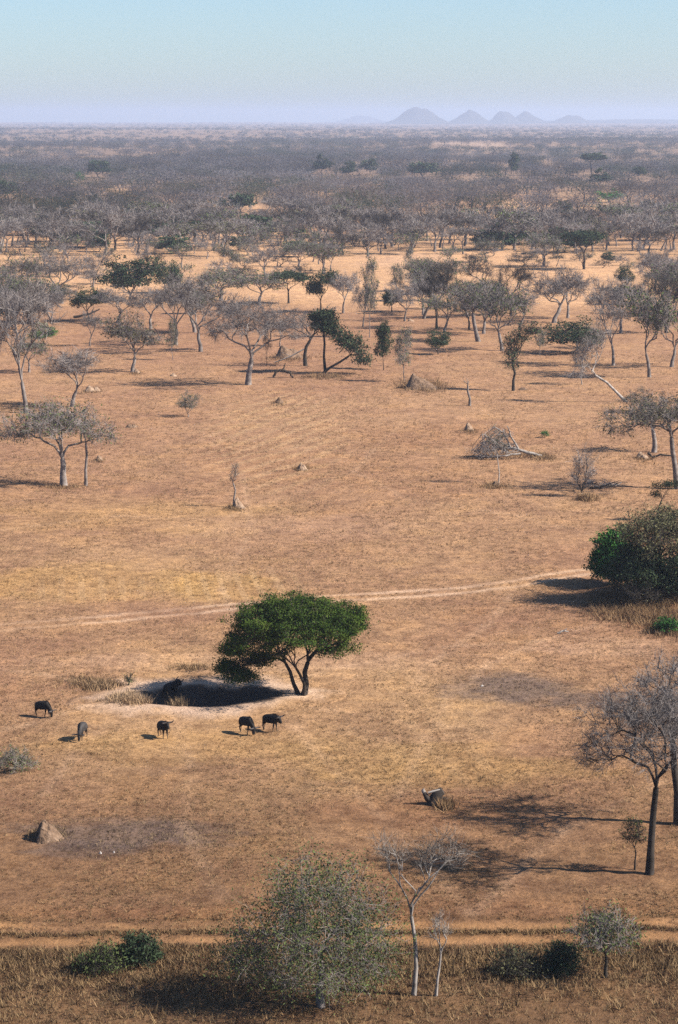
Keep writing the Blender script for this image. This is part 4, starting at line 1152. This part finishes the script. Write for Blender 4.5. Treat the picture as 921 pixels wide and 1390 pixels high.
def log(name, label, parts, bark='bark_pale', cat='log', twigs=None, crown=None, seed=1, base=None):
    """parts: polylines of (photo x, height px, depth px) from a foot"""
    bx, by = base
    x, y, k = P(bx, by)
    z = tz(x, y)
    e = empty(name, (x, y, z), label, cat)
    b = Buf(); rng = RS(seed); ends = []
    for pts, r0, r1_ in parts:
        p = np.array([(a * k, d * k, h * k) for a, h, d in pts])
        tt = np.linspace(0, len(p) - 1, (len(p) - 1) * 4 + 1)
        q = np.stack([np.interp(tt, np.arange(len(p)), p[:, c]) for c in range(3)], 1)
        q[1:-1] += rng.normal(size=(len(q) - 2, 3)) * r0 * .25
        tube(b, q, np.linspace(r0, r1_, len(q)), 8, cap=True)
        ends += [(q[j], q[j] - q[j - 1]) for j in range(len(q) // 2, len(q))]
    link('trunk', b.mesh('trunk', [M[bark]], True), e)
    if twigs:
        cb = Buf()
        for (cx, cy, cz, rx, ry, rz, n) in twigs:
            pts = lobe_points(rng, [(cx * k, cy * k, cz * k, rx * k, ry * k, rz * k, n)])
            pts[:, 2] = np.maximum(pts[:, 2], .1)
            en = []
            for q in pts:
                c0 = min((ends[rng.randint(len(ends))][0] for _ in range(5)), key=lambda c: np.linalg.norm(c - q))
                m = (q + c0) / 2 + rng.normal(size=3) * .35
                m[2] = max(m[2], .15)
                tube(cb, [c0, m, q], [.05, .035, .02], 3)
                en.append((q, q - m))
            spray(cb, rng, en, *crown, 0)
        link('crown', cb.mesh('crown', [M['twig']]), e)
    return e
log('fallen_tree', 'fallen tree with pale trunk and tangled grey branches on the plain',
    [([(30, 2, 0), (5, 9, 0), (-8, 14, 0), (-30, 14, 2)], .24, .12), ([(-2, 12, 0), (-12, 30, 2), (-18, 44, 2)], .15, .05), ([(-12, 13, 0), (-22, 34, 6), (-34, 42, 6)], .13, .04), ([(-5, 11, 0), (-30, 22, 14), (-50, 20, 18)], .13, .05), ([(0, 7, -6), (-25, 5, -14), (-52, 3, -10)], .13, .06), ([(-20, 10, 0), (-40, 28, -6), (-52, 34, -8)], .10, .04)],
    twigs=[(-28, 0, 12, 28, 30, 10, 60), (-55, 5, 6, 18, 20, 6, 40), (-20, 4, 28, 12, 14, 8, 12), (-36, 10, 30, 6, 8, 12, 8)], crown=(8, 1.0, .032), seed=61, base=(706, 622), cat='tree')
log('fallen_branch', 'pale broken limb sloping down left of the bare bending tree', [([(0, 20, 0), (-18, 10, 0), (-40, 2, 0)], .14, .10), ([(-18, 10, 0), (-30, 16, 2)], .07, .03)], base=(413, 494), seed=62)
log('curved_stump', 'dark arched dead wood on the ground below the bare bending tree', [([(-14, 0, 0), (-11, 9, 0), (-2, 11, 0), (7, 7, 0), (12, 0, 0)], .22, .16), ([(-2, 11, 0), (2, 20, 0)], .14, .05)], bark='bark_dark', base=(386, 513), seed=63)
log('fallen_branch', 'dark fallen branches lying right of the upright many stemmed shrub', [([(-18, 1, 0), (0, 3, 0), (20, 4, 4), (42, 2, 8)], .12, .05), ([(0, 3, 0), (12, 9, -6), (24, 12, -8)], .08, .03), ([(6, 3, 0), (-14, 6, 12), (-26, 3, 18)], .08, .03), ([(12, 4, 2), (28, 8, 10), (36, 6, 14)], .06, .03)], bark='bark_dark', base=(818, 664), seed=64, twigs=[(-4, 6, 6, 22, 20, 5, 26)], crown=(6, .8, .03))
log('fallen_branch', 'curved dark fallen log beside the rounded pinkish mound', [([(-8, 8, 0), (-2, 2, 0), (8, 5, 0), (26, 4, 0)], .18, .1)], bark='bark_dark', base=(888, 622), seed=65)
log('driftwood', 'small white dead wood lying in the open left of the thicket', [([(-9, 1, 0), (0, 4, 0), (6, 3, 3)], .10, .05), ([(-2, 3, 0), (4, 8, 0)], .06, .03)], base=(766, 859), seed=66)
log('fallen_branch', 'dark low dead branch on the sand left of the olive leaved tree', [([(-24, 1, 0), (0, 6, 0), (12, 12, 0)], .3, .12), ([(0, 6, 0), (4, 14, 4)], .14, .06)], bark='bark_dark', base=(124, 432), seed=67)
log('fallen_branch', 'dark fallen log lying left of the big rough termite mound hollow', [([(-6, 1, 0), (4, 5, 0)], .08, .04)], bark='bark_dark', base=(700, 424), seed=68)['label'] = 'small dark log on the ground behind the trunks right of centre'

# charred stump in the lower middle
def stump():
    x, y, k = P(588, 1090)
    e = empty('charred_stump', (x, y, tz(x, y)), 'charred tilted stump with pale broken top on the near plain', 'stump', scale=(1.15, 1.15, 1.15))
    b = Buf(); rng = RS(3)
    def limb(pts, r):
        q = np.array(pts, float)
        tube(b, q, np.array(r), 9, cap=True)
    limb([(-.1, 0, -.15), (.05, 0, .25), (.3, .05, .62), (.55, .05, .78)], [.36, .33, .29, .22])
    limb([(-.05, 0, .1), (-.35, -.05, .4), (-.5, 0, .72)], [.22, .16, .11])
    limb([(.3, 0, .1), (.6, .1, .3), (.85, .1, .22)], [.2, .15, .1])
    link('trunk', b.mesh('trunk', [M['bark_dark']], True), e)
    p = Buf()
    tube(p, [(-.5, 0, .70), (-.56, .0, .84), (-.5, 0, .92)], [.115, .10, .03], 8, cap=True)
    tube(p, [(-.28, -.12, .72), (.05, -.10, .80), (.4, -.05, .88)], [.05, .07, .04], 6, cap=True)
    link('broken_wood', p.mesh('broken_wood', [M['bark_pale']], True), e)
stump()

# ------------------------------------------------------------------ wildebeest
def skin_mesh(name, nodes, edges, mats, sub=2):
    me = bpy.data.meshes.new(name)
    me.from_pydata([n[:3] for n in nodes], edges, [])
    o = bpy.data.objects.new('skin_tmp', me); C.objects.link(o)
    o.modifiers.new('skin', 'SKIN')
    sv = me.skin_vertices[0].data
    for i, n in enumerate(nodes):
        sv[i].radius = (n[3], n[4] if len(n) > 4 else n[3]); sv[i].use_root = (i == 0)
    s = o.modifiers.new('sub', 'SUBSURF'); s.levels = sub; s.render_levels = sub
    dg = bpy.context.evaluated_depsgraph_get()
    m2 = bpy.data.meshes.new_from_object(o.evaluated_get(dg))
    bpy.data.objects.remove(o); bpy.data.meshes.remove(me)
    m2.name = name
    m2.materials.clear()
    for m in mats: m2.materials.append(m)
    for p in m2.polygons:
        p.use_smooth = True
        if len(mats) > 1 and p.center.z < .42 and abs(p.center.x) < .95: p.material_index = 1
    return m2

def wilde_meshes(pose, hide):
    n = [(-.12, 0, .98, .33, .37), (-.48, 0, .99, .30, .33), (-.72, 0, .98, .24, .27), (.20, 0, 1.00, .33, .42), (.46, 0, 1.08, .27, .38)]
    e = [(0, 1), (1, 2), (0, 3), (3, 4)]
    if pose == 'stand':
        hd = [(.72, 0, 1.15, .19, .27), (.92, 0, 1.24, .15, .18), (1.06, 0, 1.06, .12, .15), (1.14, 0, .86, .11, .12), (1.16, 0, .78, .09, .09)]
    elif pose == 'alert':
        hd = [(.70, 0, 1.24, .19, .27), (.88, 0, 1.38, .15, .18), (1.04, 0, 1.22, .12, .15), (1.14, 0, 1.04, .11, .12), (1.17, 0, .97, .09, .09)]
    else:
        hd = [(.76, 0, .86, .19, .26), (.94, 0, .60, .15, .18), (.99, 0, .38, .12, .15), (.98, 0, .18, .11, .12), (.97, 0, .10, .09, .09)]
    k = len(n); n += hd; e += [(4, k)] + [(k + i, k + i + 1) for i in range(4)]
    head = hd[1]; nose = hd[3]
    legs = []
    for s in (-1, 1):
        st = .10 * s if pose != 'graze' else .16 * s
        k = len(n)
        n += [(.45, .14 * s, .78, .10, .12), (.46 + st * .4, .14 * s, .46, .055, .06), (.46 + st, .14 * s, .14, .038, .038), (.50 + st, .14 * s, .03, .045, .05)]
        e += [(3, k), (k, k + 1), (k + 1, k + 2), (k + 2, k + 3)]
        k = len(n)
        n += [(-.68, .15 * s, .78, .12, .15), (-.66 - st * .3, .15 * s, .62, .075, .09), (-.86 - st * .5, .14 * s, .43, .05, .055), (-.80 - st, .14 * s, .13, .036, .036), (-.76 - st, .14 * s, .03, .045, .05)]
        e += [(1, k), (k, k + 1), (k + 1, k + 2), (k + 2, k + 3), (k + 3, k + 4)]
    body = skin_mesh('body', n, e, [M[hide], M['tan_leg']])
    hv = Vector(head[:3]); nv = Vector(nose[:3])
    fwd = (nv - hv).normalized(); upv = Vector((-fwd.z, 0, fwd.x)) if fwd.z < 0 else Vector((0, 0, 1))
    if upv.x * 0 + upv.z < 0: upv = -upv
    horns = []
    for s in (-1, 1):
        b = Buf()
        o = hv + upv * .10 + fwd * -.02
        pts = [o + Vector((0, .05 * s, 0)), o + Vector((0, .26 * s, 0)) - upv * .06, o + Vector((0, .42 * s, 0)) - upv * .02, o + Vector((0, .47 * s, 0)) + upv * .18, o + Vector((0, .36 * s, 0)) + upv * .34]
        tube(b, [tuple(p) for p in pts], [.075, .065, .052, .038, .012], 7, cap=True)
        horns.append(b.mesh('horn', [M['horn']], True))
        ear = Buf()
    b = Buf()
    for s in (-1, 1):
        o = hv - fwd * .02
        tube(b, [tuple(o + Vector((0, .08 * s, 0))), tuple(o + Vector((-.03, .2 * s, -.02))), tuple(o + Vector((-.05, .28 * s, -.07)))], [.03, .045, .008], 6)
    ears = b.mesh('ears', [M[hide]], True)
    # mane: upright fringe from poll to withers; beard under the throat; tail
    b = Buf(); rng = RS(9)
    line = [Vector((.30, 0, 1.34)), Vector((.52, 0, 1.40)), Vector(hd[0][:3]) + Vector((-.03, 0, .17)) if pose != 'graze' else Vector((.88, 0, 1.05)), hv + upv * .11]
    L = np.array([tuple(v) for v in line])
    for i in range(90):
        t = rng.rand() * 2.99; j = int(t); p = L[j] * (1 - (t - j)) + L[j + 1] * (t - j)
        q = p + np.array([rng.normal() * .04 - .03, rng.normal() * .05, .10 + .05 * rng.rand()]); p = p + np.array([0, rng.normal() * .02, -.05])
        b.add([p + (.03, 0, 0), p - (.03, 0, 0), q], [(0, 1, 2)], 0)
    for i in range(60):
        t = rng.rand(); p = np.array(hd[0][:3]) * (1 - t) + np.array(hd[2][:3]) * t - np.array([.03, 0, .12])
        q = p + np.array([rng.normal() * .03, rng.normal() * .04, -.14 - .08 * rng.rand()])
        b.add([p + (.025, 0, 0), p - (.025, 0, 0), q], [(0, 1, 2)], 0)
    mane = b.mesh('mane', [M['mane']])
    b = Buf()
    tube(b, [(-.84, 0, 1.12), (-.94, 0, .98), (-.95, .02, .75), (-.93, .03, .45), (-.93, .03, .32)], [.04, .03, .045, .06, .01], 7)
    tail = b.mesh('tail', [M['mane']], True)
    return body, horns, ears, mane, tail

WM = {}
def wildebeest(label, bx, by, deg, pose, hide='hide', z=None, s=1.0):
    key = (pose, hide)
    if key not in WM: WM[key] = wilde_meshes(pose, hide)
    body, horns, ears, mane, tail = WM[key]
    if z is None:
        x, y, k = P(bx, by); z = tz(x, y)
    else:
        x, y, k = P(bx, by, z); z = tz(x, y)
    e = empty('wildebeest', (x, y, z), label, 'wildebeest', 'wildebeest round the waterhole', R(deg), (s * .80, s * .92, s * .90))
    link('body', body, e)
    for h in horns: link('horn', h, e)
    link('ears', ears, e); link('mane', mane, e); link('tail', tail, e)
    return e
wildebeest('wildebeest grazing side on at the far left of the herd', 59, 975, -30, 'graze', s=.98)
wildebeest('grey backed wildebeest grazing head on towards the viewer', 112, 1005, -100, 'graze', 'hide_pale')
wildebeest('wildebeest standing alert end on below the waterhole', 222, 1003, -62, 'alert')
wildebeest('wildebeest grazing with lowered head next to the standing one under the acacia', 335, 995, -48, 'graze', s=1.03)
wildebeest('dark wildebeest standing side on just below the acacia, facing right', 368, 991, -38, 'stand', s=1.03)
wildebeest('wildebeest standing down inside the waterhole in the acacia shadow', 233, 952, 38, 'alert', z=-.95, s=1.0)

# ------------------------------------------------------------------ far hills
def hill(name, label, px, top, w, dist, seed, p=1.6, base=None):
    x = (px - 460.5) / F * dist
    yh = dist
    k = dist / F
    h = (Y_HOR - top) * k + CAM_H
    Rr = w / 2 * k * 1.65
    g = np.linspace(-1, 1, 60)
    X, Y = np.meshgrid(g, g, indexing='ij')
    d = np.hypot(X, Y)
    Z = np.clip(1 - d ** 1.25, 0, 1) ** .95
    Z = (1 / (1 + (d / .46) ** 2.6) - .11) / .89
    Z = Z * h * (1 + .55 * (fbm(X * 4 + seed, Y * 4, 4, 400 + seed) - .5)) - 4
    V = np.stack([X * Rr, Y * Rr * 1.3, Z], -1).reshape(-1, 3)
    me = mesh_np(name, V, [grid_faces(60, 60)], [M['hill']], smooth=True)
    o = link(name, me); o.location = (x, yh, 0)
    return tag(o, label, kind='structure')
hill('hill', 'broadest and highest of the far blue hills', 566, 147.5, 74, 15000, 1)
hill('hill', 'second far blue hill from the left with a knobbed top', 636, 150, 54, 15200, 2)
hill('hill', 'third far blue hill from the left', 681, 151, 44, 15400, 3)
hill('hill', 'fourth far blue hill, joined to the third', 710, 152.5, 52, 15600, 4)
hill('hill', 'lowest far blue hill at the right of the row', 770, 156.5, 60, 15800, 5)
hill('hill', 'faint low rise left of the highest far hill', 490, 156.5, 60, 22500, 6)
def ridge(name, label, pxs, tops, dist, depth, seed):
    n = 160
    px = np.linspace(pxs[0], pxs[-1], n); tp = np.interp(px, pxs, tops)
    k = dist / F
    x = (px - 460.5) * k; h = (Y_HOR - tp) * k + CAM_H
    h = h * (1 + .10 * (fbm(px / 22, px * 0 + seed, 4, 500 + seed) - .5))
    t = np.linspace(-1, 1, 24)
    X, T_ = np.meshgrid(x, t, indexing='ij')
    Z = h[:, None] * (1 - np.abs(T_) ** 1.3) - 6
    Y = dist + T_ * depth
    me = mesh_np(name, np.stack([X, Y, Z], -1).reshape(-1, 3), [grid_faces(n, 24)], [M['hill']], smooth=True)
    tag(link(name, me), label, kind='structure')
ridge('low_ridge', 'low blue wooded rise along the horizon at the right', [520, 620, 700, 800, 860, 920, 1000, 1100], [166, 163.5, 163, 161.5, 160.5, 161, 162, 166], 17500, 900, 1)

# ------------------------------------------------------------------ haze
HZ = 24600.0
bm_v = [(sx * HZ, sy * HZ, z) for z in (-40.0, 125.0) for sy in (-1, 1) for sx in (-1, 1)]
me = bpy.data.meshes.new('haze')
me.from_pydata(bm_v, [], [(0, 2, 3, 1), (4, 5, 7, 6), (0, 1, 5, 4), (1, 3, 7, 5), (3, 2, 6, 7), (2, 0, 4, 6)])
hz = link('haze', me); tag(hz, 'thin blue air haze over the whole plain', 'haze', kind='stuff')
m = bpy.data.materials.new('haze'); m.use_nodes = True
nt = m.node_tree; nt.nodes.remove(nt.nodes['Principled BSDF'])
pv = nt.nodes.new('ShaderNodeVolumePrincipled')
pv.inputs['Color'].default_value = (.56, .65, .83, 1)
pv.inputs['Density'].default_value = 1.0e-4
pv.inputs['Anisotropy'].default_value = .2
nt.links.new(pv.outputs[0], nt.nodes['Material Output'].inputs['Volume'])
me.materials.append(m)

# ------------------------------------------------------------------ light
SUN_EL, shadow = 38.5, (-1.0, .20)
sd = Vector((-shadow[0], -shadow[1], 0)).normalized() * math.cos(R(SUN_EL)) + Vector((0, 0, math.sin(R(SUN_EL))))
L = bpy.data.lights.new('sun', 'SUN'); L.energy = 5.0; L.angle = R(.53); L.color = (1.0, .925, .845)
so = bpy.data.objects.new('sun', L); C.objects.link(so); so.location = (60, -40, 120)
so.rotation_euler = sd.to_track_quat('Z', 'Y').to_euler()
w = bpy.data.worlds.new('World'); bpy.context.scene.world = w; w.use_nodes = True
nt = w.node_tree
sky = nt.nodes.new('ShaderNodeTexSky'); sky.sky_type = 'NISHITA'; sky.sun_disc = False
sky.sun_elevation = R(SUN_EL); sky.sun_rotation = math.atan2(sd.x, sd.y)
sky.altitude = 300; sky.air_density = 1.0; sky.dust_density = .6; sky.ozone_density = 7.5
bg = nt.nodes['Background']; bg.inputs['Strength'].default_value = .066
nt.links.new(sky.outputs[0], bg.inputs['Color'])

# ------------------------------------------------------------------ camera
cam = bpy.data.cameras.new('camera'); cam.sensor_fit = 'VERTICAL'; cam.sensor_height = 36.0; cam.lens = F / H0 * 36.0
cam.clip_start = 1.0; cam.clip_end = 90000
co = bpy.data.objects.new('camera', cam); C.objects.link(co)
co.location = (0, 0, CAM_H); co.rotation_euler = (PI / 2 - TH, 0, 0)
S = bpy.context.scene; S.camera = co
S.view_settings.view_transform = 'Standard'; S.view_settings.look = 'None'; S.view_settings.exposure = 1.28; S.view_settings.gamma = 1
S.cycles.volume_bounces = 1; S.cycles.max_bounces = 6; S.cycles.diffuse_bounces = 1
S.cycles.use_denoising = False
